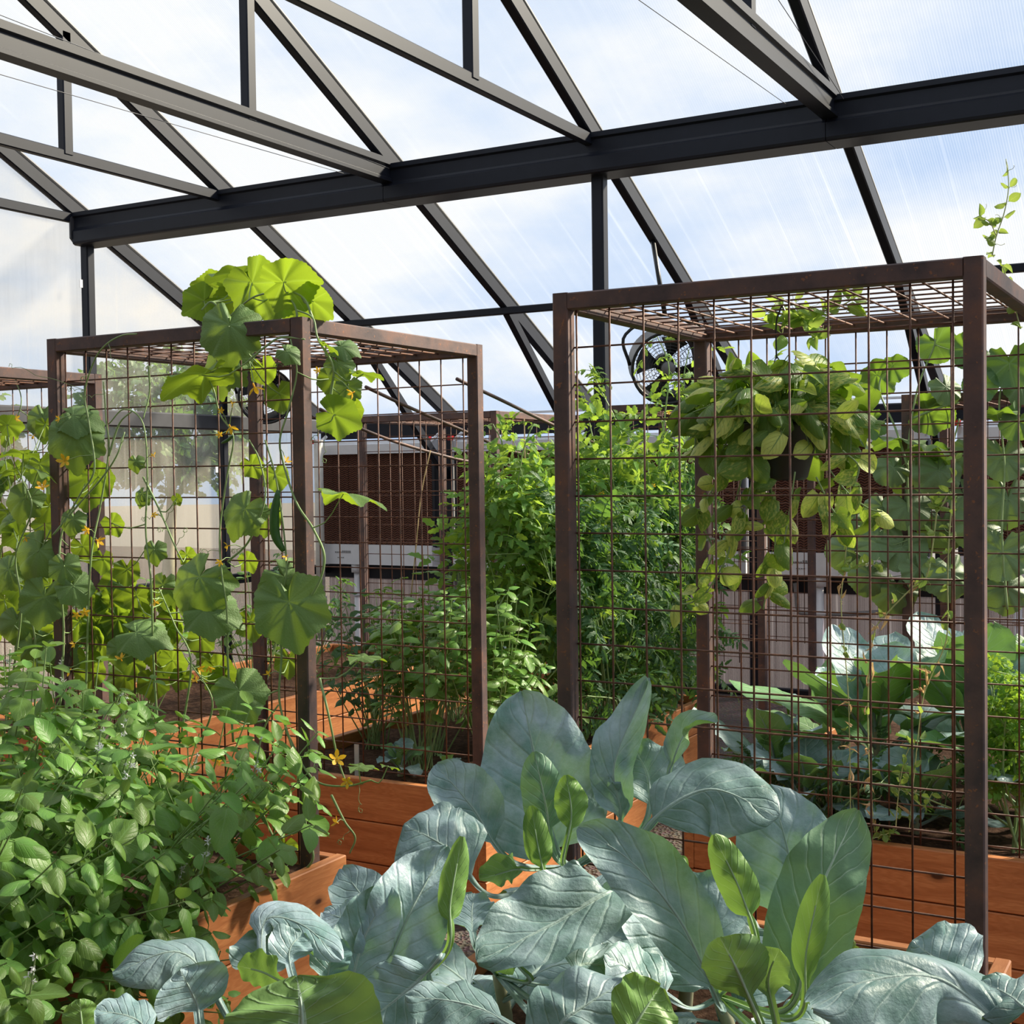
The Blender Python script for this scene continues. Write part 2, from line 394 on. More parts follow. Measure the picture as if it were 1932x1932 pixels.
# ------------------------------------------------------------------ evaporative coolers along the eave wall
def cooler(k, label):
    x0, x1 = FX[k]+(.13 if k else .06), FX[k+1]-.09; y = YE-.09
    t = thing('evaporative_cooler', ((x0+x1)/2, y, 1.0), label, 'cooler', 'cooling pads along the eave wall')
    n = 4; w = (x1-x0-.06)/n
    for i in range(n):
        MB().box((x0+.03+w*i+.002, y-.07, 1.18), (x0+.03+w*(i+1)-.002, y+.06, 2.07)).obj('pad', PAD, t)
    c = MB(); P = [(-.11, -.06), (-.115, .03), (-.09, .035), (-.085, .06), (.06, .06), (.06, -.06)]
    c.extrude(Vector((x0, y, 2.12)), Vector((x1, y, 2.12)), [Vector((0, p, q)) for p, q in P]); c.obj('top_tray', WHITE, t)
    c = MB(); P = [(-.13, -.09), (-.135, .10), (-.115, .10), (-.11, .085), (.06, .085), (.06, -.09)]
    c.extrude(Vector((x0, y, 1.10)), Vector((x1, y, 1.10)), [Vector((0, p, q)) for p, q in P]); tr = c.obj('bottom_tray', WHITE, t)
    for xx in (x0+.012, x1-.012):
        MB().box((xx-.014, y-.075, 1.18), (xx+.014, y+.06, 2.07)).obj('side_channel', STEEL, t)
        c = MB().tube([(xx, y-.10, 2.10), (xx+.02, y-.135, 2.16), (xx+.075, y-.06, 2.24)], .016, 6); c.obj('clip_arm', WHITE, t)
        MB().box((xx-.03, y-.16, 2.165), (xx+.02, y-.12, 2.205)).obj('clip', REDP, t)
    c = MB()
    for i in range(9): c.box((x0+.22+i*.021, y-.1365, 1.118), (x0+.235+i*.021, y-.134, 1.118+(.022 if i > 3 else .012)))
    for i in range(4): c.box((x0+.25+i*.02, y-.1365, 1.07), (x0+.262+i*.02, y-.134, 1.078))
    c.obj('printed_mark', GREYP, tr)
    # drain pipe under the tray
    px = x0+.42
    c = MB().tube([(px, y-.06, 1.02), (px, y-.06, .93)], .055, 10); c.tube([(px, y-.06, .94), (px, y-.06, .12), (px+.05, y-.06, .06)], .03, 10)
    c.tube([(px, y-.06, .74), (px, y-.06, .70)], .042, 10); c.obj('drain_pipe', WHITE, t, True)
    return t
cooler(0, 'brown cooling pad with white trays in the bay at the gable corner')
cooler(1, 'brown cooling pad with white trays right of the grey column')
cooler(2, 'brown cooling pad with white trays hidden behind the tomato vines')
cooler(3, 'brown cooling pad with white trays behind the hanging pothos basket')
cooler(4, 'brown cooling pad with white trays behind the broad squash leaves')

# white water pipe at the gable corner
c = MB().tube([(XG+.16, YE-.30, .3), (XG+.16, YE-.30, 2.2)], .045, 10)
c.tube([(XG+.16, YE-.30, .62), (XG+.16, YE-.30, .70)], .06, 10); c.tube([(XG+.16, YE-.30, 0), (XG+.16, YE-.30, .3)], .03, 8)
tag(c.obj('downpipe', mat_paint('cream_pipe', (.62, .60, .55), .5), None, True), 'cream vertical water pipe in the gable corner beside the cooler', 'pipe')
# pipes low on the back wall, seen through the right trellis
c = MB(); p0 = at(1500, 1100, 1, YE-.12); p1 = at(1506, 1150, 1, YE-.12); p2 = at(1700, 1152, 1, YE-.12)
c.tube(curve([p0, (p0+p1)/2, p1, p1+Vector((.06, 0, -.03)), (p1+p2)/2+Vector((0, 0, -.03)), p2], 30), .018, 8)
tag(c.obj('water_pipe', GREYP, None, True), 'grey water pipe with an elbow low on the back wall', 'pipe')

# ------------------------------------------------------------------ circulation fans
def fan(c, ax, label, mount):
    c = Vector(c); ax = Vector(ax).normalized(); t = thing('circulation_fan', c, label, 'fan', 'black drum fans on the frame')
    r = .235
    MB().lathe([(r*.93, -.15), (r, -.13), (r, .08), (r*1.05, .11), (r*1.05, .125), (r*.97, .12), (r*.97, -.12), (r*.9, -.15)], c, ax, 36, True).obj('drum', BLACK, t, True)
    for h in (.118, -.145):
        g = MB()
        x = ax.orthogonal().normalized(); y = ax.cross(x)
        for rr in [.05+i*.0205 for i in range(10)]:
            if rr > r*.93: break
            g.tube([c+ax*(h-.02*(rr/r)**2)+(x*math.cos(a)+y*math.sin(a))*rr for a in [2*math.pi*i/28 for i in range(29)]], .0016, 4, False)
        for i in range(18):
            a = 2*math.pi*i/18; d = x*math.cos(a)+y*math.sin(a)
            g.tube([c+ax*h+d*.045, c+ax*(h-.02)+d*r*.98], .0018, 4)
        gg = g.obj('grille', STEEL2, t); 
        MB().lathe([(.0, h+.006), (.045, h+.004), (.05, h-.01), (0, h-.012)], c, ax, 20).obj('hub_badge', GREYP if h > 0 else BLACK, gg, True)
    MB().lathe([(0, -.11), (.055, -.11), (.065, -.09), (.065, .0), (.04, .02), (0, .02)], c, ax, 18).obj('motor', BLACK, t, True)
    for i in range(4):
        x = ax.orthogonal().normalized(); y = ax.cross(x); a = 2*math.pi*i/4+.5; b = MB(); q = []
        for j in range(6):
            rr = .05+.155*j/5
            for k in range(5):
                aa = a+(k/4-.5)*(.5+.5*j/5); tw = (k/4-.5)*.07*(1-.3*j/5)
                q.append(tuple(c+ax*(.05+tw)+(x*math.cos(aa)+y*math.sin(aa))*rr))
        b.v = q; b.f = [(j*5+k, j*5+k+1, j*5+k+6, j*5+k+5) for j in range(5) for k in range(4)]
        b.obj('blade', BLACK, t, True)
    mount = Vector(mount); side = ax.cross(Vector((0, 0, 1))).normalized()
    b = MB(); b.tube(curve([c+side*r*1.02, c+side*r*1.15+Vector((0, 0, .2)), c+Vector((0, 0, r+.10)), c-side*r*1.15+Vector((0, 0, .2)), c-side*r*1.02], 24), .012, 6)
    b.tube([c+Vector((0, 0, r+.10)), mount], .016, 6); b.obj('yoke', BLACK, t, True)
fan((-7.52, 8.98, 2.585), (.72, -.62, -.22), 'black drum fan on the gable column behind the cucumber trellis', (XG+.06, 8.85, 2.95))
fan((-3.36, 8.12, 2.565), (.50, -.80, -.26), 'black drum fan hung from the rafter above the tomato vines', (-3.455, 8.15, zr(8.15)-.05))

# ------------------------------------------------------------------ raised beds
BH = .55
def bed(x0, x1, y0, y1, label, soilz=.50, rows=3):
    t = thing('raised_bed', ((x0+x1)/2, (y0+y1)/2, 0), label, 'raised bed', 'cedar raised beds'); th = .042; h = BH/rows
    o = wloc(t)
    def board(ln, horiz, px, py, i):
        key = ('b', round(ln, 3), rows)
        if key not in bed.cache:
            b = MB(); b.bar((-ln/2, 0, 0), (ln/2, 0, 0), th, h-.004, bev=.09); bed.cache[key] = b.mesh('board', WOOD)
        d = Vector((1, 0, 0)) if horiz else Vector((0, 1, 0)); j = R(-.0025, .0025)
        m = Matrix.Rotation(0 if horiz else math.pi/2, 4, 'Z'); m.translation = Vector((px, py, h*(i+.5)))+(Vector((0, j, 0)) if horiz else Vector((j, 0, 0)))-o
        link('board', bed.cache[key], t, m)
    for i in range(rows):
        for y in (y0+th/2, y1-th/2): board(x1-x0-2*th, True, (x0+x1)/2, y, i)
        for x in (x0+th/2, x1-th/2): board(y1-y0, False, x, (y0+y1)/2, i)
    nx, ny = 14, max(8, int((y1-y0)*10)); b = MB()
    for j in range(ny+1):
        for i in range(nx+1):
            x = x0+th+(x1-x0-2*th)*i/nx; y = y0+th+(y1-y0-2*th)*j/ny
            b.v.append((x, y, soilz+.03*mnoise.noise((x*5, y*5, 3))+.012*mnoise.noise((x*21, y*21, 1))))
    b.f = [(j*(nx+1)+i, j*(nx+1)+i+1, (j+1)*(nx+1)+i+1, (j+1)*(nx+1)+i) for j in range(ny) for i in range(nx)]
    b.obj('soil', SOIL, t, True)
    return t
bed.cache = {}
BX = {'R': (-1.826, -.527), 'M': (-3.99, -2.69), 'L': (-6.20, -4.90)}
bed(*BX['R'], .90, 3.62, 'cedar raised bed full of large blue-green collards')
bed(*BX['M'], .90, 3.60, 'cedar raised bed with the leafy basil hedge')
bed(*BX['R'], 4.545, 8.16, 'cedar raised bed of collards and peas behind the pothos basket')
bed(*BX['M'], 4.545, 7.12, 'cedar raised bed of basil and tomatoes behind the cucumber trellis')
bed(*BX['L'], .90, 3.60, 'cedar raised bed under the trellis nearest the gable wall')
bed(*BX['L'], 4.545, 8.16, 'cedar raised bed between the gable wall and the tomato bed')
for k, s, lab in (('R', 9.15, 'cedar raised bed at the back wall under the squash leaves'), ('L', 9.15, 'cedar raised bed at the back wall by the gable corner cooler')):
    bed(*BX[k], s, 10.04, lab, .50)

# ------------------------------------------------------------------ rusty trellis arches that bridge the paths
TW, TD, TT = 1.2192, 1.19, .05
def trellis_parts(ztop):
    H = ztop-.46; out = []
    def bx(n, lo, hi): 
        b = MB(); lo, hi = Vector(lo), Vector(hi); c = (lo+hi)/2; d = hi-lo
        ax = max(range(3), key=lambda i: d[i]); a = c.copy(); e = c.copy(); a[ax] = lo[ax]; e[ax] = hi[ax]
        b.bar(a, e, TT, TT, up=(0, 0, 1) if ax < 2 else (0, 1, 0), bev=.10); return b
    return H, bx
WIREM = {}
def wire(ln, r=.003):
    k = (round(ln, 3), r)
    if k not in WIREM: WIREM[k] = MB().tube([(-ln/2, 0, 0), (ln/2, 0, 0)], r, 6).mesh('wire', WIRE, smooth=True)
    return WIREM[k]
def trellis(x1, y0, ztop, label, group='rusty steel trellis arches', zb=.46):
    x0, y1 = x1-TW, y0+TD
    t = thing('trellis_arch', ((x0+x1)/2, (y0+y1)/2, zb), label, 'trellis', group); o = wloc(t); h = TT/2
    for px in (x0+h, x1-h):
        for py in (y0+h, y1-h): MB().bar((px, py, zb), (px, py, ztop), TT, TT, up=(0, 1, 0), bev=.08).obj('post', RUST, t)
    for py in (y0+h, y1-h): MB().bar((x0+TT, py, ztop-h-.001), (x1-TT, py, ztop-h-.001), TT, TT, bev=.08).obj('top_bar', RUST, t)
    for px in (x0+h, x1-h): MB().bar((px, y0+TT, ztop-h-.001), (px, y1-TT, ztop-h-.001), TT, TT, bev=.08).obj('side_bar', RUST, t)
    r = .003; a, b = x0+TT, x1-TT
    zs = [ztop-.16-.1105*k for k in range(16)]; zs = [z for z in zs if z > max(zb, .46)+.08]; zlo = zs[-1]-.04
    xs = [a+.012+(b-a-.042)*i/10 for i in range(11)]
    for py in (y0+.036, y1-.03):
        fr = MB().tube([(a-.01, py, ztop-TT+.01), (b+.01, py, ztop-TT+.01)], r, 6); p = fr.obj('mesh_panel', WIRE, t, True)
        for x in xs:
            m = Matrix.Rotation(math.pi/2, 4, 'Y'); m.translation = Vector((x, py, (zlo+ztop-.05)/2))-o; link('wire', wire(ztop-.05-zlo), p, m)
        for z in zs:
            m = Matrix.Translation(Vector(((a+b)/2, py+2*r, z))-o); link('wire', wire(b-a+.02), p, m)
    zt = ztop-.030; fr = MB().tube([(a, y0+.05, zt), (b, y0+.05, zt)], r, 6); p = fr.obj('mesh_panel', WIRE, t, True)
    for x in xs:
        m = Matrix.Rotation(math.pi/2, 4, 'Z'); m.translation = Vector((x, (y0+y1)/2, zt))-o; link('wire', wire(TD-.09), p, m)
    for i in range(11):
        y = y0+.06+(TD-.12)*i/10; m = Matrix.Translation(Vector(((a+b)/2, y, zt+2*r))-o); link('wire', wire(b-a+.02), p, m)
    return t
ZT = 2.387
trellis(-.567, 3.448, ZT, 'rusty steel trellis arch with the hanging pothos basket inside')
trellis(-2.732, 3.460, ZT, 'rusty steel trellis arch overgrown with cucumber vines')
trellis(-4.96, 3.50, ZT-.01, 'rusty steel trellis arch standing nearest the gable wall')
trellis(-4.63, 8.05, 2.305, 'rusty steel trellis arch in front of the gable corner cooler')
trellis(-.58, 8.05, 2.30, 'rusty steel trellis arch covered with broad squash leaves')
trellis(-2.73, 8.25, 2.32, 'rusty steel trellis arch standing behind the tomato vines', zb=0.)

# bent rods over the tomato bed, free at the near end, the far end curving down into the bed
def rod(pts, X, label, yend):
    P = [at(px, py, 0, X) for px, py in pts]; l = P[-1]
    P += [Vector((X, l.y+(yend-l.y)*.6, l.z-.25)), Vector((X, yend, 1.1)), Vector((X, yend+.02, .48))]
    tag(MB().tube(curve(P, 40), .0085, 7).obj('bent_rod', RUST, None, True), label, 'rod', 'bent rods over the tomato bed')
rod([(862, 715), (940, 752), (1040, 800), (1135, 840), (1240, 857)], -3.05, 'rusty bent rod reaching highest over the tomato vines', 7.6)
rod([(690, 730), (780, 772), (880, 815), (960, 850), (1040, 872)], -3.55, 'rusty bent rod with twine, between the other two rods', 7.5)
rod([(604, 772), (680, 808), (760, 838), (870, 868), (970, 886)], -3.85, 'rusty bent rod lowest of the three, crossing the cooler pad', 7.4)
# ------------------------------------------------------------------ leaf materials
def mat_leaf(name, top, back, vein, transl, tcol, rough=.45, nv=9, slant=.30, vw=.10, kind='pinnate', var=.25, patch=None, bump=.5, spec=.4, bloom=None):
    m, nt = newmat(name)
    uv = nt.nodes.new('ShaderNodeUVMap').outputs[0]; sp = nt.nodes.new('ShaderNodeSeparateXYZ'); L(nt, uv, sp.inputs[0])
    v, u = sp.outputs[0], sp.outputs[1]; r = RND(nt)
    if kind == 'pinnate':
        a = M(nt, 'MULTIPLY', M(nt, 'ABSOLUTE', M(nt, 'SUBTRACT', v, .5)), 2.)
        nz = NOISE(nt, uv, 7, 2)
        t = M(nt, 'ADD', M(nt, 'SUBTRACT', u, M(nt, 'MULTIPLY', M(nt, 'POWER', a, .8), slant)), M(nt, 'MULTIPLY', nz, .05))
        t = M(nt, 'ADD', M(nt, 'MULTIPLY', t, nv), M(nt, 'MULTIPLY', M(nt, 'GREATER_THAN', v, .5), .5))
        d = M(nt, 'PINGPONG', t, .5)                       # 0 on a vein
        lw = M(nt, 'MULTIPLY', M(nt, 'SUBTRACT', 1.15, a), vw)
        ve = M(nt, 'LESS_THAN', d, lw)
        mid = M(nt, 'LESS_THAN', a, M(nt, 'MULTIPLY', M(nt, 'SUBTRACT', 1.15, u), .06))
        ve = M(nt, 'MAXIMUM', M(nt, 'MULTIPLY', ve, .55), mid); h = M(nt, 'SUBTRACT', M(nt, 'MINIMUM', M(nt, 'MULTIPLY', d, 2.2), .3), M(nt, 'MULTIPLY', mid, .5))
    else:                                                  # palmate, uv = (angle, radius)
        th = M(nt, 'MULTIPLY', M(nt, 'ABSOLUTE', M(nt, 'SUBTRACT', v, .5)), 360.)
        d = None
        for k in (0., 62., 128.):
            q = M(nt, 'MULTIPLY', M(nt, 'ABSOLUTE', M(nt, 'SUBTRACT', th, k)), u); d = q if d is None else M(nt, 'MINIMUM', d, q)
        ve = M(nt, 'MULTIPLY', M(nt, 'LESS_THAN', d, M(nt, 'MULTIPLY', M(nt, 'SUBTRACT', 1.2, u), 2.2)), .6)
        h = M(nt, 'MULTIPLY', d, .05)
    cells = NOISE(nt, COORD(nt), 38, 4, .6)
    col = MIX(nt, cells, tuple(x*(1-var) for x in top), tuple(x*(1+var) for x in top))
    if bloom: col = MIX(nt, RAMP(nt, NOISE(nt, COORD(nt), 9, 4, .65), [(.36, (0, 0, 0)), (.66, (1, 1, 1))]), col, bloom)
    if patch:
        pn = NOISE(nt, MAPP(nt, uv, (5, 3, 1), None), 1.6, 4, .65)
        pr = M(nt, 'ADD', pn, M(nt, 'MULTIPLY', M(nt, 'SUBTRACT', r, .5), .42))
        col = MIX(nt, RAMP(nt, pr, [(.45, (0, 0, 0)), (.60, (1, 1, 1))]), col, patch)
    hs = nt.nodes.new('ShaderNodeHueSaturation'); L(nt, col, hs.inputs['Color'])
    sock(nt, hs.inputs['Hue'], M(nt, 'ADD', .5, M(nt, 'MULTIPLY', M(nt, 'SUBTRACT', r, .5), .035)))
    sock(nt, hs.inputs['Value'], M(nt, 'ADD', .72, M(nt, 'MULTIPLY', r, .56)))
    col = MIX(nt, ve, hs.outputs[0], vein)
    geo = nt.nodes.new('ShaderNodeNewGeometry')
    bc = MIX(nt, M(nt, 'MULTIPLY', ve, .7), back, vein)
    col = MIX(nt, geo.outputs['Backfacing'], col, bc)
    nb = BUMP(nt, M(nt, 'ADD', h, M(nt, 'MULTIPLY', cells, .6 if bloom else .25)), bump, .012)
    p = PRIN(nt, col, rough, 0, nb, spec)
    tl = nt.nodes.new('ShaderNodeBsdfTranslucent'); L(nt, MIX(nt, .25, tcol, col), tl.inputs[0])
    ms = nt.nodes.new('ShaderNodeMixShader'); ms.inputs[0].default_value = transl; L(nt, p, ms.inputs[1]); L(nt, tl.outputs[0], ms.inputs[2])
    OUT(nt, ms.outputs[0]); return m
COLLARD = mat_leaf('collard_leaf', (.150, .270, .262), (.20, .34, .13), (.34, .46, .43), .18, (.25, .50, .06), .46, 7, .34, .045, var=.22, bump=.45, bloom=(.38, .50, .56))
COLLARD_G = mat_leaf('young_collard_leaf', (.16, .30, .13), (.18, .34, .08), (.42, .58, .36), .24, (.34, .56, .08), .42, 7, .34, .04, var=.2, bump=.4)
COLLARD_M = mat_leaf('green_collard_leaf', (.150, .285, .165), (.18, .32, .10), (.44, .58, .46), .13, (.30, .52, .08), .44, 7, .34, .045, var=.2, bump=.45)
BASIL = mat_leaf('basil_leaf', (.165, .315, .066), (.22, .39, .11), (.21, .38, .11), .26, (.34, .56, .05), .34, 5, .42, .05, bump=.22)
CUKE = mat_leaf('cucumber_leaf', (.065, .155, .045), (.17, .30, .09), (.22, .36, .12), .42, (.52, .72, .03), .55, kind='palmate', bump=.8)
TOMATO = mat_leaf('tomato_leaf', (.125, .27, .052), (.21, .35, .12), (.19, .34, .10), .42, (.48, .68, .05), .48, 5, .4, .06)
POTHOS = mat_leaf('pothos_leaf', (.13, .28, .058), (.20, .36, .08), (.22, .36, .10), .34, (.46, .66, .04), .30, 5, .5, .03, patch=(.64, .66, .17))
CUKE_SHADED = mat_leaf('shaded_cucumber_leaf', (.075, .165, .052), (.16, .28, .09), (.20, .33, .12), .16, (.50, .70, .03), .5, kind='palmate', bump=.7)  # dull copy for camera-facing cucumber leaves, shade put into the material
SQUASH_SHADED = mat_leaf('shaded_squash_leaf', (.075, .135, .075), (.15, .24, .10), (.15, .24, .13), .08, (.40, .6, .03), .5, kind='palmate', bump=.7)  # darker squash copy for leaves facing the camera, shade set in its colour
SQUASH = mat_leaf('squash_leaf', (.085, .17, .075), (.17, .27, .10), (.16, .27, .13), .26, (.40, .66, .03), .55, kind='palmate', bump=.8)
PEA = mat_leaf('pea_leaf', (.19, .33, .08), (.28, .42, .13), (.36, .46, .2), .42, (.55, .70, .10), .5, 4, .3, .04)
DRYPEA = mat_leaf('withered_pea_leaf', (.62, .42, .22), (.62, .42, .24), (.7, .55, .3), .4, (.8, .55, .25), .7, 4, .3, .04)
HERB = mat_leaf('herb_leaf', (.05, .14, .05), (.10, .2, .08), (.1, .2, .08), .3, (.25, .48, .05), .5, 4, .3, .04)
PARSLEY = mat_leaf('parsley_leaf', (.15, .32, .04), (.2, .36, .08), (.2, .36, .1), .4, (.45, .66, .04), .5, 4, .3, .04)
def mat_simple(name, a, b, rough=.5, transl=0., sc=30):
    m, nt = newmat(name); c = MIX(nt, NOISE(nt, COORD(nt), sc, 3), a, b); p = PRIN(nt, c, rough)
    if transl:
        tl = nt.nodes.new('ShaderNodeBsdfTranslucent'); L(nt, c, tl.inputs[0]); ms = nt.nodes.new('ShaderNodeMixShader'); ms.inputs[0].default_value = transl
        L(nt, p, ms.inputs[1]); L(nt, tl.outputs[0], ms.inputs[2]); p = ms.outputs[0]
    OUT(nt, p); return m
STEM = mat_simple('green_stem', (.20, .32, .12), (.34, .46, .20), .5)
STEMW = mat_simple('woody_stem', (.22, .22, .13), (.36, .36, .24), .7)
STEMP = mat_simple('pale_stem', (.40, .48, .18), (.55, .58, .28), .5)
FLOWER = mat_simple('yellow_petal', (.95, .50, .02), (.98, .66, .05), .5, .35)
WFLOWER = mat_simple('white_petal', (.75, .78, .8), (.9, .9, .92), .6, .3)
CUCUMB = mat_simple('cucumber_skin', (.02, .09, .02), (.06, .17, .03), .45, 0, 60)
TOMFRUIT = mat_simple('green_tomato_skin', (.18, .32, .09), (.30, .44, .15), .3)
TWINE = mat_simple('jute_twine', (.52, .36, .18), (.68, .52, .30), .8)
LABELW = mat_simple('plastic_label', (.62, .60, .55), (.75, .74, .7), .5)

# ------------------------------------------------------------------ leaf shapes
def setuv(me, uvs):
    ly = me.uv_layers.new(name='UVMap'); a = np.array(uvs, dtype=np.float32)
    li = np.empty(len(me.loops), dtype=np.int32); me.loops.foreach_get('vertex_index', li)
    ly.data.foreach_set('uv', a[li].ravel())
def grid_leaf(name, mat, w=.5, nu=8, nv=4, pet=.1, cup=.25, curl=.25, wave=.03, skew=.8, heart=0., seed=0, pw=.012, acp=.55, acq=.8):
    rn = random.Random(seed); b = MB(); uv = []
    for i in range(nu+1):
        u = i/nu; s = u
        wid = w*.5*(s**acp)*((1-s)**acq)/((acp/(acp+acq))**acp*(acq/(acp+acq))**acq)
        y = pet+(1-pet)*u; z = -curl*u*u
        for j in range(-nv, nv+1):
            v = j/nv; x = v*wid*math.cos(cup*abs(v)); zz = z+wid*abs(v)*math.sin(cup*abs(v))+wave*math.sin(u*9+rn.random()+(2 if v > 0 else 0))*v*v
            yy = y-heart*wid*max(0, 1-u*2.6)*abs(v)**1.3*2.0
            b.v.append((x, yy, zz)); uv.append((v*.5+.5, u))
    n = 2*nv+1
    b.f = [(i*n+j, i*n+j+1, (i+1)*n+j+1, (i+1)*n+j) for i in range(nu) for j in range(n-1)]
    if pet > 0:
        k = len(b.v); b.tube([(0, 0, -.03*pet), (0, pet*.6, 0), (0, pet+.05, 0)], pw, 4, False); uv += [(.5, .1)]*(len(b.v)-k)
    me = b.mesh(name, mat, smooth=True); setuv(me, uv); return me
def palm_leaf(name, mat, droop=.35, seed=0, serr=.02, round_=0., wav=.05, pet=.0):
    rn = random.Random(seed); T = [(0, 1.10), (60, .93), (120, .84), (160, .64), (180, .22)]
    def rad(th):
        th = abs(th)
        for (a, ra), (c, rc) in zip(T, T[1:]):
            if th <= c:
                A, B, D = math.radians(th-a), math.radians(c-th), math.radians(c-a)
                q = ra*rc*math.sin(D)/(ra*math.sin(B)+rc*math.sin(A)) if False else ra*rc*math.sin(D)/(rc*math.sin(A)+ra*math.sin(B)+1e-9)
                q = ra*rc*math.sin(D)/(ra*math.sin(A)+rc*math.sin(B)+1e-9)
                return q+(.86-q)*round_*(1 if th < 145 else .0)
        return .22
    b = MB(); uv = []; nt_, nr = 72, 6; pass
    for i in range(nt_+1):
        th = -180+360*i/nt_; rr = rad(th)*.62*(1+serr*(1 if i % 2 else -1)); a = math.radians(th)
        for k in range(nr+1):
            q = k/nr; x = math.sin(a)*rr*q; y = math.cos(a)*rr*q
            z = -droop*(x*x*1.2+max(0, y)**2*.9+.3*y*y)+q*q*wav*1.2*math.sin(th*.09+seed*2)*math.cos(th*.05+seed)+.07*q*abs(math.sin(math.radians(th*180/60)))
            b.v.append((x, y, z)); uv.append((th/360+.5, q))
    n = nr+1
    b.f = [(i*n+k, i*n+k+1, (i+1)*n+k+1, (i+1)*n+k) for i in range(nt_) for k in range(nr)]
    me = b.mesh(name, mat, smooth=True); setuv(me, uv); return me
def compound_leaf(name, mat, pairs=3, w=.42, seed=0, curl=.4, fine=False):
    rn = random.Random(seed); b = MB(); uv = []
    def pos(t): return Vector((.04*math.sin(t*4+seed), t, -curl*t*t*.55))
    k = len(b.v); b.tube([pos(i/6) for i in range(7)], .012, 4, False, .005); uv += [(.5, .3)]*(len(b.v)-k)
    items = [(1., 0., .40)]
    for i in range(pairs):
        t = .28+.62*i/max(1, pairs-1)*.95; items += [(t, 1, .36-.08*i/pairs+rn.uniform(-.05, .05)), (t+.03, -1, .36-.08*i/pairs+rn.uniform(-.05, .05))]
    for t, s, ln in items:
        o = pos(min(t, 1)); a = s*rn.uniform(.75, 1.2)+rn.uniform(-.1, .1); d = Vector((math.sin(a), math.cos(a), rn.uniform(-.5, .05)))
        d.normalize(); side = d.cross(Vector((rn.uniform(-.3, .3), 0, 1))).normalized(); nn = side.cross(d)
        nu, nv = 6, 1; k = len(b.v); base = len(uv)
        for i in range(nu+1):
            u = i/nu; wd = ln*w*.5*max(0, 1-(2*u**.8-1)**2)**.6*(1.15 if i % 2 else .78)
            for j in (-1, 0, 1):
                p = o+d*(ln*u)+side*(j*wd)+nn*(abs(j)*wd*.35-ln*.35*u*u); b.v.append(tuple(p)); uv.append((j*.5+.5, u))
        for i in range(nu):
            for j in range(2): b.f.append((k+i*3+j, k+i*3+j+1, k+(i+1)*3+j+1, k+(i+1)*3+j))
    me = b.mesh(name, mat, smooth=True); setuv(me, uv); return me
def big_leaf(root, P, w, nrm, mat=COLLARD, cup=.35, ruff=.13, pet=.22, seed=1, nu=36, nv=11, flat=1., skew=.82, twist=0., name='leaf', rib=.0075, puck=.011, crumple=.045):
    rn = random.Random(seed); C = curve(P, nu+1); b = MB(); uv = []; nrm = Vector(nrm).normalized()
    ph = [rn.uniform(0, 6.28) for _ in range(4)]; nr = rn.uniform(2.2, 3.6); tot = len(C)
    Ns = []; rows = []
    for i in range(nu+1):
        t = (C[min(i+1, nu)]-C[max(i-1, 0)]).normalized()
        side = t.cross(nrm)
        if side.length < .08: side = t.cross(nrm+Vector((.2, .1, .3)))
        side.normalize(); n = side.cross(t).normalized()
        if twist:
            a = twist*(i/nu); side, n = side*math.cos(a)+n*math.sin(a), n*math.cos(a)-side*math.sin(a)
        u = i/nu; s = max(0., (u-pet)/(1-pet))
        wid = .008 if s <= 0 else max(.006, .5*w*max(0, 1-abs(2*(s**skew)-1)**2.3)**.58)
        wl_ = 1+.10*mnoise.noise((s*3.2, seed*1.7, 0))+.05*mnoise.noise((s*11, seed*1.7, 4)); wr_ = 1+.10*mnoise.noise((s*3.2, seed*1.7, 9))+.05*mnoise.noise((s*11, seed*1.7, 13)); w0 = wid
        for j in range(-nv, nv+1):
            v = j/nv; f = cup*v; wid = w0*(wl_ if v < 0 else wr_)
            x = wid*(math.sin(f)/cup if cup else v); z = wid*((1-math.cos(f))/cup if cup else 0)
            z += ruff*w*.5*abs(v)**2.6*math.sin(nr*6.28*s+ph[0 if v < 0 else 1])*(1 if s > 0 else 0)
            tt = s*8-abs(v)**.8*2.7+(.5 if v > 0 else 0); z += puck*w*abs(math.sin(math.pi*tt))*(1-abs(v)**3)*min(1, abs(v)*4)*(1 if s > .03 else 0)
            q = C[i]+side*x+n*z
            if s > 0: q = q+n*(crumple*w*mnoise.noise((x*14+seed, s*5, seed*.7))*min(1, abs(v)*3)*2+crumple*.6*w*mnoise.noise((x*45+seed, s*16, seed*.3))*abs(v))
            b.v.append(tuple(q)); uv.append((v*.5+.5, s))
        Ns.append(n)
    m = 2*nv+1
    b.f = [(i*m+j, i*m+j+1, (i+1)*m+j+1, (i+1)*m+j) for i in range(nu) for j in range(m-1)]
    k = len(b.v); e = int(nu*.9); sc = min(1.3, max(.5, w/.2))
    b.tube([C[i]-Ns[i]*(rib*.5*(1-i/nu)) for i in range(e)], rib*sc, 6, False, .0015); uv += [(.5, .25)]*(len(b.v)-k)
    off = wloc(root); me = b.mesh(name, mat, off, True); setuv(me, uv)
    return link(name, me, root)

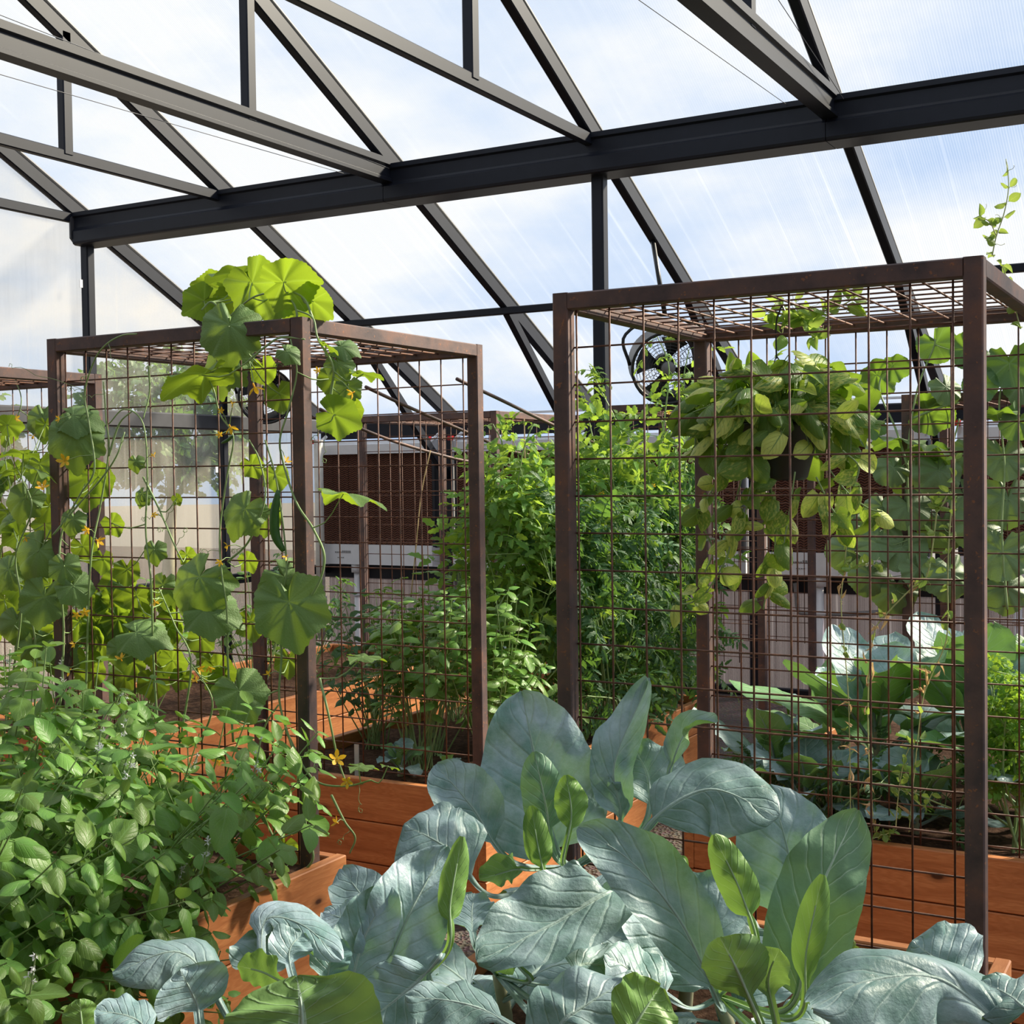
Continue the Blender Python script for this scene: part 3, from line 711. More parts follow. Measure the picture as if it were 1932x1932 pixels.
# ------------------------------------------------------------------ large collards in the front bed
def collard(base, top, label, group='large collards in the front bed'):
    t = thing('collard_plant', base, label, 'collard', group)
    b = Vector(base); top = Vector(top)
    MB().tube(curve([b-Vector((0, 0, .04)), (b+top)/2+Vector((.01, .01, 0)), top], 8), .02, 8, True, .014).obj('stem', STEMW, t, True)
    t['top'] = tuple(top); return t
def hero(root, pts, wpx, face='T', tilt=.35, pet=None, **kw):
    top = Vector(root['top']); W3 = [dep(*p) for p in pts]; d = sum(p[2] for p in pts)/len(pts); w = wpx*d/FPX
    P = [top]+W3; l0 = (W3[0]-top).length; tot = l0+sum((a-b).length for a, b in zip(W3, W3[1:]))
    mid = W3[len(W3)//2]; tocam = (CAM-mid).normalized(); n = tocam*(1-tilt)+Vector((0, 0, 1))*tilt
    if face == 'B': n = -tocam*(1-tilt)+Vector((0, 0, 1))*tilt
    hero.k += 1
    return big_leaf(root, P, w, n, pet=min(.6, l0/tot*.9) if pet is None else pet, seed=kw.pop('seed', hero.k*3+1), **kw)
hero.k = 0
G = COLLARD_G
c1 = collard((-1.60, 3.13, .50), (-1.56, 3.08, .80), 'collard with a big round upright leaf beside the aisle')
hero(c1, [(1050, 1600, 3.25), (1015, 1455, 3.3), (984, 1305, 3.38)], 232, 'T', .12, cup=.25, ruff=.12, skew=.62, flat=1, seed=4)
hero(c1, [(1045, 1610, 3.12), (1030, 1520, 3.1), (1008, 1418, 3.12)], 88, 'T', .1, mat=COLLARD_M, cup=-.5, ruff=.06, skew=.7)
hero(c1, [(1062, 1625, 3.08), (1078, 1540, 3.04), (1068, 1462, 3.06)], 74, 'B', .1, mat=G, cup=1.0, ruff=.22)
hero(c1, [(1035, 1655, 3.1), (1020, 1620, 3.06), (1002, 1520, 3.08)], 60, 'B', .2, mat=G, cup=.9, ruff=.2)
hero(c1, [(965, 1625, 3.16), (890, 1522, 3.18), (822, 1442, 3.25)], 122, 'T', .35, cup=.45, ruff=.06)
hero(c1, [(935, 1690, 3.1), (850, 1605, 3.02), (762, 1555, 3.05)], 205, 'T', .45, cup=-.35, ruff=.08, seed=23)
hero(c1, [(1168, 1560, 3.22), (1160, 1440, 3.26), (1226, 1284, 3.36)], 104, 'T', .0, cup=.9, ruff=.16, crumple=.09, twist=.5)
hero(c1, [(1205, 1570, 3.2), (1225, 1480, 3.24), (1195, 1405, 3.32)], 150, 'T', .35, cup=.3, ruff=.12, crumple=.05)
hero(c1, [(1230, 1560, 3.14), (1268, 1440, 3.12), (1300, 1375, 3.12), (1352, 1362, 3.05)], 76, 'T', .2, cup=.8, ruff=.1, skew=1., twist=1.1)
hero(c1, [(1000, 1640, 3.02), (970, 1640, 2.98), (905, 1660, 2.98)], 90, 'B', .5, mat=COLLARD_M, cup=.4)
c2 = collard((-1.22, 3.02, .50), (-1.20, 2.98, .78), 'collard with a broad drooping leaf in front of the bare mesh')
hero(c2, [(1210, 1585, 2.95), (1330, 1490, 2.95), (1470, 1540, 2.88)], 185, 'T', .45, cup=-.55, ruff=.05, crumple=.05, seed=31)
hero(c2, [(1470, 1760, 3.0), (1492, 1640, 3.02), (1452, 1480, 3.1)], 205, 'T', .2, cup=-.25, ruff=.06, seed=12)
hero(c2, [(1290, 1620, 2.9), (1240, 1640, 2.85), (1200, 1610, 2.82)], 120, 'B', .5, mat=G, cup=.3)
hero(c2, [(1225, 1640, 2.95), (1180, 1660, 2.9), (1290, 1700, 2.85)], 120, 'B', .5, cup=.3)
c3 = collard((-.98, 2.72, .50), (-1.00, 2.68, .70), 'collard with bright upright young leaves by the corner post')
hero(c3, [(1360, 1900, 2.6), (1285, 1740, 2.6), (1190, 1625, 2.62), (1090, 1562, 2.66)], 142, 'T', .35, cup=.35, ruff=.10, seed=8)
hero(c3, [(1490, 1900, 2.56), (1540, 1700, 2.58), (1618, 1528, 2.66)], 165, 'T', .1, mat=COLLARD_M, cup=.3, ruff=.05, seed=3, skew=.7)
hero(c3, [(1425, 1800, 2.52), (1400, 1690, 2.5), (1346, 1575, 2.52)], 82, 'B', .1, mat=G, cup=.7, ruff=.12)
hero(c3, [(1500, 1920, 2.46), (1522, 1790, 2.44), (1552, 1650, 2.46)], 66, 'B', .05, mat=G, cup=.8, ruff=.05)
hero(c3, [(1440, 1960, 2.4), (1400, 1850, 2.36), (1358, 1768, 2.36)], 132, 'B', .25, mat=COLLARD_M, cup=.6, ruff=.12)
hero(c3, [(1460, 1960, 2.4), (1450, 1850, 2.38), (1470, 1790, 2.36)], 90, 'T', .3, mat=G, cup=.5, ruff=.1)
hero(c3, [(1340, 1860, 2.7), (1260, 1760, 2.76), (1160, 1690, 2.8)], 165, 'T', .5, cup=.3, ruff=.1)
hero(c3, [(1330, 1800, 2.78), (1330, 1720, 2.86), (1270, 1660, 2.92)], 150, 'T', .4, cup=.3, ruff=.1)
hero(c3, [(1300, 1900, 2.6), (1220, 1850, 2.62), (1140, 1800, 2.62)], 150, 'T', .6, cup=-.3, ruff=.1)
hero(c3, [(1560, 1940, 2.6), (1570, 1860, 2.66), (1545, 1800, 2.7)], 90, 'T', .4, cup=.3)
c4 = collard((-1.46, 2.52, .50), (-1.44, 2.48, .74), 'collard with a wide pale leaf lying across the middle of the bed')
hero(c4, [(1150, 1685, 2.74), (1040, 1745, 2.64), (900, 1815, 2.56)], 200, 'T', .55, cup=.55, ruff=.06, pet=.3, seed=17)
hero(c4, [(900, 1790, 2.72), (890, 1730, 2.8), (895, 1685, 2.86)], 90, 'T', .4, cup=.4)
hero(c4, [(1050, 1860, 2.56), (1100, 1820, 2.62), (1190, 1830, 2.62)], 130, 'T', .6, cup=-.3)
hero(c4, [(1000, 1850, 2.6), (960, 1800, 2.66), (930, 1740, 2.72)], 120, 'B', .4, cup=.3)
hero(c4, [(1100, 1960, 2.2), (1060, 1930, 2.16), (1180, 1850, 2.22)], 190, 'T', .5, cup=-.3, seed=6)
hero(c4, [(1160, 1990, 2.12), (1200, 1930, 2.1), (1245, 1862, 2.14)], 150, 'B', .3, mat=G, cup=-.3)
hero(c4, [(1040, 1970, 2.1), (900, 1900, 2.06), (765, 1878, 2.08)], 135, 'T', .6, cup=-.5, ruff=.1, seed=9)
c5 = collard((-1.62, 2.30, .50), (-1.58, 2.26, .74), 'collard with crumpled bluish upright leaves near the aisle')
hero(c5, [(705, 1900, 2.5), (765, 1740, 2.52), (842, 1598, 2.62)], 165, 'T', .2, cup=.55, ruff=.08, crumple=.07, seed=5)
hero(c5, [(665, 1910, 2.46), (680, 1790, 2.48), (738, 1672, 2.54)], 120, 'T', .3, cup=.6, ruff=.1, crumple=.06)
hero(c5, [(840, 1800, 2.5), (850, 1700, 2.5), (872, 1578, 2.54)], 62, 'B', .05, mat=G, cup=1.0, ruff=.1)
hero(c5, [(740, 1770, 2.66), (690, 1700, 2.7), (645, 1640, 2.78)], 112, 'T', .4, cup=.3, ruff=.1)
hero(c5, [(720, 1780, 2.6), (660, 1740, 2.62), (610, 1720, 2.66)], 80, 'T', .5, cup=.3)
hero(c5, [(830, 1800, 2.44), (790, 1850, 2.4), (690, 1930, 2.36)], 170, 'T', .4, cup=-.3, ruff=.08, crumple=.05)
hero(c5, [(630, 1900, 2.4), (620, 1830, 2.42), (640, 1770, 2.46)], 80, 'T', .4, cup=.4)
c6 = collard((-1.64, 1.98, .50), (-1.62, 1.96, .74), 'collard with green leaf undersides turned up next to the basil')
hero(c6, [(455, 1950, 2.2), (350, 1800, 2.2), (212, 1836, 2.16)], 150, 'T', .6, cup=-.9, ruff=.06, seed=14)
hero(c6, [(400, 1960, 2.14), (370, 1890, 2.12), (340, 1830, 2.12)], 150, 'T', .2, cup=.3, ruff=.05)
hero(c6, [(500, 1850, 2.36), (500, 1738, 2.42), (570, 1745, 2.42), (645, 1812, 2.38)], 95, 'T', .5, cup=-.5, ruff=.05)
hero(c6, [(520, 1890, 2.34), (500, 1820, 2.38), (495, 1752, 2.44)], 125, 'T', .2, cup=.4)
hero(c6, [(570, 1890, 2.26), (510, 1840, 2.26), (448, 1822, 2.26)], 80, 'B', .4, mat=G, cup=.3)
hero(c6, [(560, 1890, 2.3), (545, 1800, 2.34), (570, 1760, 2.38)], 90, 'T', .2, cup=.4)
hero(c6, [(540, 2060, 2.0), (570, 1940, 1.98), (560, 1842, 2.02)], 300, 'B', .2, mat=COLLARD_M, cup=-.35, ruff=.04, skew=.6, seed=2)
hero(c6, [(160, 1990, 2.05), (155, 1940, 2.04), (150, 1885, 2.05)], 75, 'B', .1, mat=G, cup=.5)
hero(c6, [(330, 1990, 2.0), (260, 1925, 2.0), (180, 1905, 2.0)], 110, 'T', .6, cup=-.4)
c7 = collard((-.66, 2.62, .50), (-.62, 2.56, .74), 'collard with a pale crumpled leaf drooping at the bed corner')
hero(c7, [(1880, 1960, 2.25), (1780, 1850, 2.3), (1640, 1850, 2.26), (1530, 1905, 2.2)], 250, 'T', .55, cup=-.75, ruff=.10, crumple=.06, seed=21, pet=.12)
hero(c7, [(1860, 1900, 2.4), (1790, 1830, 2.45), (1720, 1775, 2.5)], 220, 'T', .4, cup=-.4, ruff=.1, seed=18)
hero(c7, [(1950, 1950, 2.2), (1920, 1890, 2.25), (1850, 1850, 2.32)], 170, 'T', .6, cup=-.4)

# lower leaves that fill each plant towards the soil
random.seed(64)
def skirt(root, n, ln, w, z=.0):
    top = Vector(root['top']); b = wloc(root)
    for k in range(n):
        a = 2.4*k+random.uniform(-.4, .4); o = Vector((math.cos(a), math.sin(a), 0)); p0 = b.lerp(top, random.uniform(.25, .8)); l = ln*random.uniform(.75, 1.15)
        e = random.uniform(.05, .75); p1 = p0+o*l*.5+Vector((0, 0, l*.45*e)); p2 = p0+o*l+Vector((0, 0, l*(.55*e-.22)))
        p2.x = max(-1.88, min(-.50, p2.x))
        big_leaf(root, [p0, p1, p2], w*random.uniform(.8, 1.2), Vector((0, 0, 1))-o*.3, COLLARD, random.uniform(-.5, .3), random.uniform(.06, .14), random.uniform(.2, .3), 500+k+int(b.x*100), 22, 7)
for c_, n_, l_, w_ in ((c1, 7, .30, .19), (c2, 8, .30, .19), (c3, 7, .30, .18), (c4, 9, .32, .20), (c5, 8, .30, .18), (c6, 6, .26, .17), (c7, 5, .24, .17)): skirt(c_, n_, l_, w_)
# ------------------------------------------------------------------ shared leaf meshes
BASIL_M = [grid_leaf('basil_leaf', BASIL, .60, 8, 3, .14, cup, curl, .02, .85, seed=i) for i, (cup, curl) in enumerate(((-.35, .22), (-.5, .38), (.3, .10), (-.2, .5)))]
CUKE_M = [palm_leaf('cucumber_leaf', CUKE, d, i) for i, d in enumerate((.25, .6, 1.0, .4))]
CUKE_SH = [palm_leaf('cucumber_leaf', CUKE_SHADED, d, i+3) for i, d in enumerate((.25, .7, 1.1, .4))]
SQUASH_M = [palm_leaf('squash_leaf', SQUASH, d, i+9, .012, .8, .08) for i, d in enumerate((.2, .5, .9))]
SQUASH_SH = [palm_leaf('squash_leaf', SQUASH_SHADED, d, i+9, .012, .8, .08) for i, d in enumerate((.2, .5, .9))]
TOM_M = [compound_leaf('tomato_leaf', TOMATO, 3, .50, i, c) for i, c in enumerate((.4, .9, 1.3, .7))]
FINE_M = [compound_leaf('feathery_leaf', HERB, 5, .34, i+5, c) for i, c in enumerate((.3, .8, .5))]
POTH_M = [grid_leaf('pothos_leaf', POTHOS, .74, 8, 3, .22, cup, curl, .03, .62, .55, seed=i) for i, (cup, curl) in enumerate(((-.5, .35), (.45, .2), (-.9, .6)))]
PEA_M = [grid_leaf('pea_leaf', PEA, .62, 5, 2, .08, c, .2, .03, .8, seed=i) for i, c in enumerate((-.4, .7))]
DRY_M = [grid_leaf('withered_leaf', DRYPEA, .5, 5, 2, .08, 1.1, .9, .1, .8, seed=i) for i in range(2)]
PARS_M = [compound_leaf('parsley_leaf', PARSLEY, 3, .75, i+20, .5) for i in range(2)]
def flower_mesh(name, mat, n=5):
    b = MB()
    for k in range(n):
        a = 6.283*k/n; d = Vector((math.cos(a), math.sin(a), .35)); s = Vector((-math.sin(a), math.cos(a), 0)); q = len(b.v)
        for t, w in ((.1, .08), (.5, .26), (.8, .2), (1., .02)):
            c = d*t+Vector((0, 0, .25*t*t)); b.v += [tuple(c-s*w), tuple(c+s*w)]
        b.f += [(q+2*i, q+2*i+1, q+2*i+3, q+2*i+2) for i in range(3)]
    b.lathe([(.0, -.5), (.1, -.4), (.12, -.1), (.06, .1), (0, .15)], (0, 0, 0), (0, 0, 1), 6)
    return b.mesh(name, mat, smooth=True)
FLOWER_M = flower_mesh('flower', FLOWER); WFLOWER_M = flower_mesh('flower', WFLOWER, 4)
def rv(): return Vector((R(-1, 1), R(-1, 1), R(-1, 1)))
def put(root, meshes, pos, d, n, s, name='leaf'):
    return link(name, random.choice(meshes) if isinstance(meshes, list) else meshes, root, frame(pos, d, n, s, s*R(.88, 1.12), root))
TOCAM = -_fw

# ------------------------------------------------------------------ bushy herbs: stems with opposite leaf pairs
def bush(name, base, cen, rad, label, cat, group, meshes=BASIL_M, nst=22, nodes=4, size=(.05, .085), seed=1, stem=STEM, flowers=0, sr=.004, zmin=.3, upb=.25):
    random.seed(seed); base = Vector(base); cen = Vector(cen); t = thing(name, base, label, cat, group); sm = MB()
    for k in range(nst):
        d = Vector((R(-1, 1), R(-1, 1), R(-upb, 1))).normalized(); q = R(.72, 1.06)
        e = cen+Vector((d.x*rad[0], d.y*rad[1], d.z*rad[2]))*q
        e.z = max(e.z, zmin)
        b0 = base+Vector((R(-.06, .06), R(-.06, .06), -.03)); mid = b0.lerp(e, .5)+Vector((0, 0, .10*rad[2]))+rv()*.03
        P = curve([b0, mid, e], 14); sm.tube(P, sr, 5, False, sr*.45)
        ang = R(0, 6.28); out = Vector((d.x, d.y, .25)).normalized()
        for j in range(nodes+1):
            f = 1-j*.62/(nodes+1)-.01; i = min(12, int(f*13)); p = P[i].lerp(P[i+1], f*13-i); ax = (P[i+1]-P[i]).normalized(); ang += 1.57+R(-.3, .3)
            x = ax.orthogonal().normalized(); y = ax.cross(x); n = 2 if j else 3; s0 = R(*size)*(.62 if j == 0 else (1.05-.05*j))
            for m in range(n):
                a = ang+6.283*m/n; o = x*math.cos(a)+y*math.sin(a)
                dd = o+ax*R(.15, .6)+Vector((0, 0, R(-.35, .15)))+out*.15
                put(t, meshes, p+o*.004, dd, Vector((0, 0, 1))*.9+ax*.35+out*.3+rv()*.35, s0*R(.8, 1.15))
        if flowers and random.random() < flowers:
            top = e+Vector((d.x*.03, d.y*.03, R(.06, .12))); sm.tube([e, top], .002, 4, False)
            for j in range(8): put(t, WFLOWER_M, e.lerp(top, R(.2, 1))+rv()*.008, rv(), rv(), R(.006, .010), 'flower')
    sm.obj('stems', stem, t, True); return t
bl = [((-2.93, 3.02), (-2.80, 3.02, .88), (.44, .34, .38), 'basil plant beside the cucumber post at the bed end'),
      ((-3.34, 3.05), (-3.30, 3.02, .92), (.42, .36, .42), 'basil plant under the cucumber mesh'),
      ((-2.86, 2.55), (-2.58, 2.56, .80), (.46, .38, .46), 'basil plant spilling over the plank edge into the aisle'),
      ((-3.30, 2.52), (-3.14, 2.52, .98), (.46, .40, .44), 'basil plant in the middle of the hedge'),
      ((-2.86, 2.10), (-2.54, 2.12, .76), (.46, .38, .50), 'basil plant with white flower spikes hanging low at the aisle'),
      ((-3.74, 3.05), (-3.72, 3.02, .94), (.36, .34, .44), 'basil plant under the far post of the cucumber arch'),
      ((-2.80, 2.32), (-2.50, 2.30, .60), (.34, .34, .36), 'basil plant hanging lowest over the plank side'),
      ((-2.80, 1.88), (-2.48, 1.90, .62), (.34, .34, .38), 'basil plant hanging over the plank next to the green collard'),
      ((-3.35, 2.05), (-3.20, 2.05, .92), (.44, .38, .44), 'basil plant in the hedge behind the flowering one')]
for i, (b, c, r, lab) in enumerate(bl):
    bush('basil_plant', (*b, .50), c, r, lab, 'basil', 'basil hedge in the front bed', nst=27, nodes=4, size=(.076, .128), zmin=.30, upb=.45, seed=100+i, flowers=.22 if i in (4, 5, 1) else .05)

# ------------------------------------------------------------------ climbing vines laid over the mesh
def near(P, p): return min(P, key=lambda q: (q-p).length_squared)
def imgdir(deg, dz=.15): a = math.radians(deg); return _rt*math.cos(a)-_up*math.sin(a)+TOCAM*dz
class Vine:
    def __init__(s, name, base, label, cat, group, stem=STEM, meshes=CUKE_M):
        s.t = thing(name, base, label, cat, group); s.m = MB(); s.P = []; s.meshes = meshes; s.stem = stem
    def stems(s, lines, Y, r=.0045, dy=.0, axis=1):
        for ln in lines:
            P = [at(x, y, axis, Y+R(-.02, .02)+dy) for x, y in ln]; C = curve(P, 8*len(ln)); s.m.tube(C, r, 5, True, r*.6); s.P += C
    def leaf(s, px, py, w, deg=90, mode='T', Y=3.44, dy=-.05, k=None, pet=True, axis=1):
        p = at(px, py, axis, Y+dy); d = (p-CAM).dot(_fw); sz = w*d/FPX/1.08; y = imgdir(deg, .25 if mode == 'T' else -.1)
        if mode == 'T': n = TOCAM*.75+Vector((0, 0, .55))
        elif mode == 'B': n = -TOCAM*.8+Vector((0, 0, .45))
        else: n = Vector((0, 0, 1))+TOCAM*.12*(1 if mode == 'F' else -1)
        n = n+rv()*.15; yn = y-n.normalized()*y.dot(n.normalized()); yn.normalize(); o = p-yn*sz*.12
        src = s.meshes if mode != 'T' else (CUKE_SH if s.meshes is CUKE_M else SQUASH_SH); me = src[k] if k is not None else random.choice(src)
        link('leaf', me, s.t, frame(o, y, n, sz, None, s.t))
        if pet and s.P:
            q = near(s.P, o); nn = n.normalized()
            if (q-o).length < .35: s.m.tube(curve([q, (q+o)/2-nn*.02-Vector((0, 0, .01)), o-nn*.004, o+yn*sz*.05], 8), .0026, 4, False, .0018)
    def flower(s, px, py, w=16, Y=3.44, dy=-.05, axis=1):
        p = at(px, py, axis, Y+dy); d = (p-CAM).dot(_fw)
        put(s.t, FLOWER_M, p, rv(), TOCAM+rv()*.9, w*d/FPX*.6, 'flower')
        q = near(s.P, p)
        if (q-p).length < .2: s.m.tube([q, (q+p)/2+Vector((0, 0, .008)), p], .0016, 4, False)
    def tendril(s, px, py, Y=3.44, dy=-.04, ln=.12):
        p = at(px, py, 1, Y+dy); q = near(s.P, p); C = []
        for i in range(22):
            f = i/21; a = f*f*16; C.append(q.lerp(p, min(1, f*1.2))+Vector((math.cos(a), 0, math.sin(a)))*.010*f)
        s.m.tube(C, .0011, 3, False)
    def done(s): s.m.obj('stem', s.stem, s.t, True); return s.t
random.seed(31)
Yf = 3.475
GV = 'cucumber vines on the rusty arches'
v = Vine('cucumber_vine', (-2.80, 3.40, .50), 'cucumber vine climbing the near corner post over the arch top', 'vine', GV)
v.stems([[(548, 1662), (590, 1622), (577, 1560), (575, 1480), (548, 1400), (527, 1320), (531, 1230), (522, 1150), (540, 1090), (535, 1000), (520, 900), (500, 830)],
         [(505, 1690), (520, 1600), (495, 1530), (487, 1430), (500, 1370), (525, 1330)],
         [(530, 1180), (590, 1120), (612, 1055), (592, 1000), (560, 950), (536, 880), (528, 830), (545, 770), (560, 700), (548, 640)],
         [(540, 1380), (575, 1450), (605, 1478), (655, 1483), (700, 1472)], [(603, 1280), (618, 1340), (637, 1430), (655, 1482)],
         [(625, 1500), (650, 1550), (670, 1580), (660, 1610)], [(615, 800), (625, 740), (628, 690), (600, 640), (590, 600), (560, 585)],
         [(470, 680), (500, 655), (530, 637), (575, 640)], [(500, 1360), (460, 1365), (420, 1340)]], Yf-.03, .0048)
v.stems([[(548, 640), (560, 590), (535, 555), (480, 560), (430, 600)], [(590, 600), (570, 560), (520, 540)], [(430, 600), (400, 570), (380, 585)]], Yf+.05, .005)
for a in ((430, 622, 128, 95, 'T', Yf, -.06, 1), (485, 545, 130, 60, 'B', Yf, .12, 0), (548, 532, 120, -12, 'B', Yf, .02, 1), (378, 572, 80, 150, 'B', Yf, .1, 0),
          (597, 572, 88, 30, 'B', Yf, .1, 1), (440, 522, 130, 175, 'E', Yf, .2, 0), (520, 562, 95, 110, 'B', Yf, .2, 3), (505, 520, 110, 10, 'E', Yf, .3, 0), (450, 570, 100, 120, 'B', Yf, .3, 3),
          (565, 590, 80, 60, 'B', Yf, .25, 0), (410, 545, 90, 200, 'B', Yf, .3, 1), (370, 705, 150, 165, 'E', Yf, -.1, 3), (420, 690, 110, 110, 'T', Yf, .1, 1), (640, 690, 62, 60, 'T', Yf, -.03, 1), (655, 735, 60, 100, 'T', Yf, .02, 3),
          (620, 650, 50, 30, 'E', Yf, -.06, 0), (640, 785, 95, 20, 'B', Yf, -.06, 0), (650, 655, 60, 10, 'T', Yf, .0, 1), (690, 705, 70, 5, 'E', Yf, .0, 0), (670, 775, 50, 60, 'B', Yf, .05, 2),
          (528, 748, 66, 80, 'B', Yf, .14, 0), (500, 700, 62, 70, 'B', Yf, .2, 3), (545, 665, 50, 30, 'T', Yf, -.08, 1), (625, 720, 60, 100, 'B', Yf, .1, 0),
          (455, 968, 100, 125, 'T', Yf, -.06, 1), (522, 902, 58, 80, 'B', Yf, .10, 0), (503, 978, 70, 90, 'B', Yf, .12, 3), (478, 880, 50, 60, 'B', Yf, .08, 0),
          (546, 1150, 158, 80, 'T', Yf, -.09, 3), (545, 1095, 110, 40, 'T', Yf, -.02, 1), (475, 1178, 66, 80, 'B', Yf, .12, 0), (456, 1312, 112, 60, 'T', Yf, -.12, 0), (690, 1240, 80, 0, 'E', Yf, .1, 0),
          (662, 932, 140, 5, 'E', Yf, -.05, 3), (684, 1447, 62, 0, 'E', Yf, -.02, 0), (735, 1445, 40, 10, 'E', Yf, .0, 0), (545, 1250, 60, 90, 'B', Yf, .14, 3), (560, 1620, 60, 60, 'B', Yf, .1, 0), (535, 1600, 55, 110, 'B', Yf, .1, 3)):
    v.leaf(*a)
for a in ((480, 730, 30), (540, 870, 16), (665, 741, 20), (507, 1272, 18), (635, 1432, 30), (655, 1475, 22), (635, 1552, 18), (475, 1565, 20), (545, 1570, 18), (527, 1440, 16), (412, 1437, 20), (600, 700, 14), (540, 1050, 14), (450, 1375, 14), (535, 1575, 18)): v.flower(*a)
for a in ((520, 690), (545, 660), (590, 830), (612, 870), (560, 1440), (640, 1590), (585, 1560), (680, 1530), (480, 1480)): v.tendril(*a)
def fruit(root, P, r):
    C = curve(P, 14); b = MB()
    for i in range(14):
        pass
    b.v = []; prof = [max(.12, math.sin(math.pi*min(1, max(0, (i+.6)/14.2)))**.45) for i in range(14)]
    k = MB().tube(C, r, 10); vv = []
    for i in range(14):
        for j in range(10):
            q = Vector(k.v[i*10+j]); vv.append(tuple(C[i]+(q-C[i])*prof[i]))
    k.v = vv; return k.obj('cucumber', CUCUMB, root, True)
fruit(v.t, [at(525, 925, 1, Yf-.07), at(518, 970, 1, Yf-.07), at(520, 1010, 1, Yf-.06), at(535, 1040, 1, Yf-.05)], .017)
fruit(v.t, [at(440, 822, 1, Yf-.05), at(430, 830, 1, Yf-.05), at(418, 836, 1, Yf-.05)], .006)
v.done()

v = Vine('cucumber_vine', (-3.45, 3.42, .50), 'cucumber vine with drooping leaves on the middle of the arch mesh', 'vine', GV)
v.stems([[(440, 1400), (430, 1250), (428, 1150), (418, 1080), (415, 1000), (428, 900), (440, 825), (415, 782), (403, 735), (385, 700)],
         [(300, 1400), (290, 1250), (285, 1100), (275, 1000), (278, 900), (270, 800), (235, 772), (205, 800)], [(270, 900), (300, 960), (330, 1030), (345, 1060)],
         [(430, 1060), (470, 1020), (500, 940), (490, 870), (470, 830)], [(340, 1400), (360, 1250), (330, 1180), (300, 1110)], [(380, 1400), (400, 1320), (350, 1240)],
         [(280, 690), (282, 740), (270, 790)]], Yf-.03, .0042)
for a in ((366, 1100, 140, 125, 'T', Yf, -.09, 2), (400, 1152, 115, 10, 'T', Yf, -.05, 1), (268, 1195, 105, 5, 'T', Yf, -.05, 1), (415, 1270, 80, 60, 'B', Yf, .1, 0), (320, 1190, 56, 80, 'B', Yf, .1, 3),
          (255, 873, 36, 90, 'T', Yf, -.02, 1), (265, 935, 40, 120, 'T', Yf, -.02, 2), (335, 942, 26, 60, 'B', Yf, .0, 0), (215, 990, 50, 60, 'B', Yf, .1, 0), (290, 1040, 50, 90, 'T', Yf, -.03, 1), (305, 1110, 70, 100, 'T', Yf, .06, 2),
          (240, 1080, 56, 90, 'B', Yf, .1, 3), (260, 1130, 60, 80, 'B', Yf, .14, 0), (355, 1050, 40, 60, 'B', Yf, .05, 0), (210, 1140, 66, 90, 'B', Yf, .15, 3), (470, 1060, 46, 60, 'B', Yf, .1, 0), (380, 1210, 60, 100, 'B', Yf, .14, 0),
          (330, 1250, 70, 60, 'B', Yf, .12, 0), (225, 1230, 66, 90, 'T', Yf, .0, 1), (180, 1190, 60, 100, 'B', Yf, .12, 3), (290, 1290, 66, 90, 'B', Yf, .1, 0)): v.leaf(*a)
for i in range(26): v.leaf(R(170, 420), R(1090, 1290), R(44, 78), R(40, 150), random.choice('BBBT'), Yf, R(.08, .22))
for a in ((435, 806, 24), (440, 760, 14), (415, 820, 12), (418, 775, 12), (290, 860, 12), (292, 1135, 16), (376, 1262, 18), (395, 1260, 16), (370, 1285, 16), (228, 1243, 20), (415, 1060, 14), (430, 1030, 16), (290, 970, 12)): v.flower(*a)
for a in ((300, 1000), (330, 950), (380, 1040), (350, 1000), (440, 1040), (270, 980)): v.tendril(*a)
v.done()

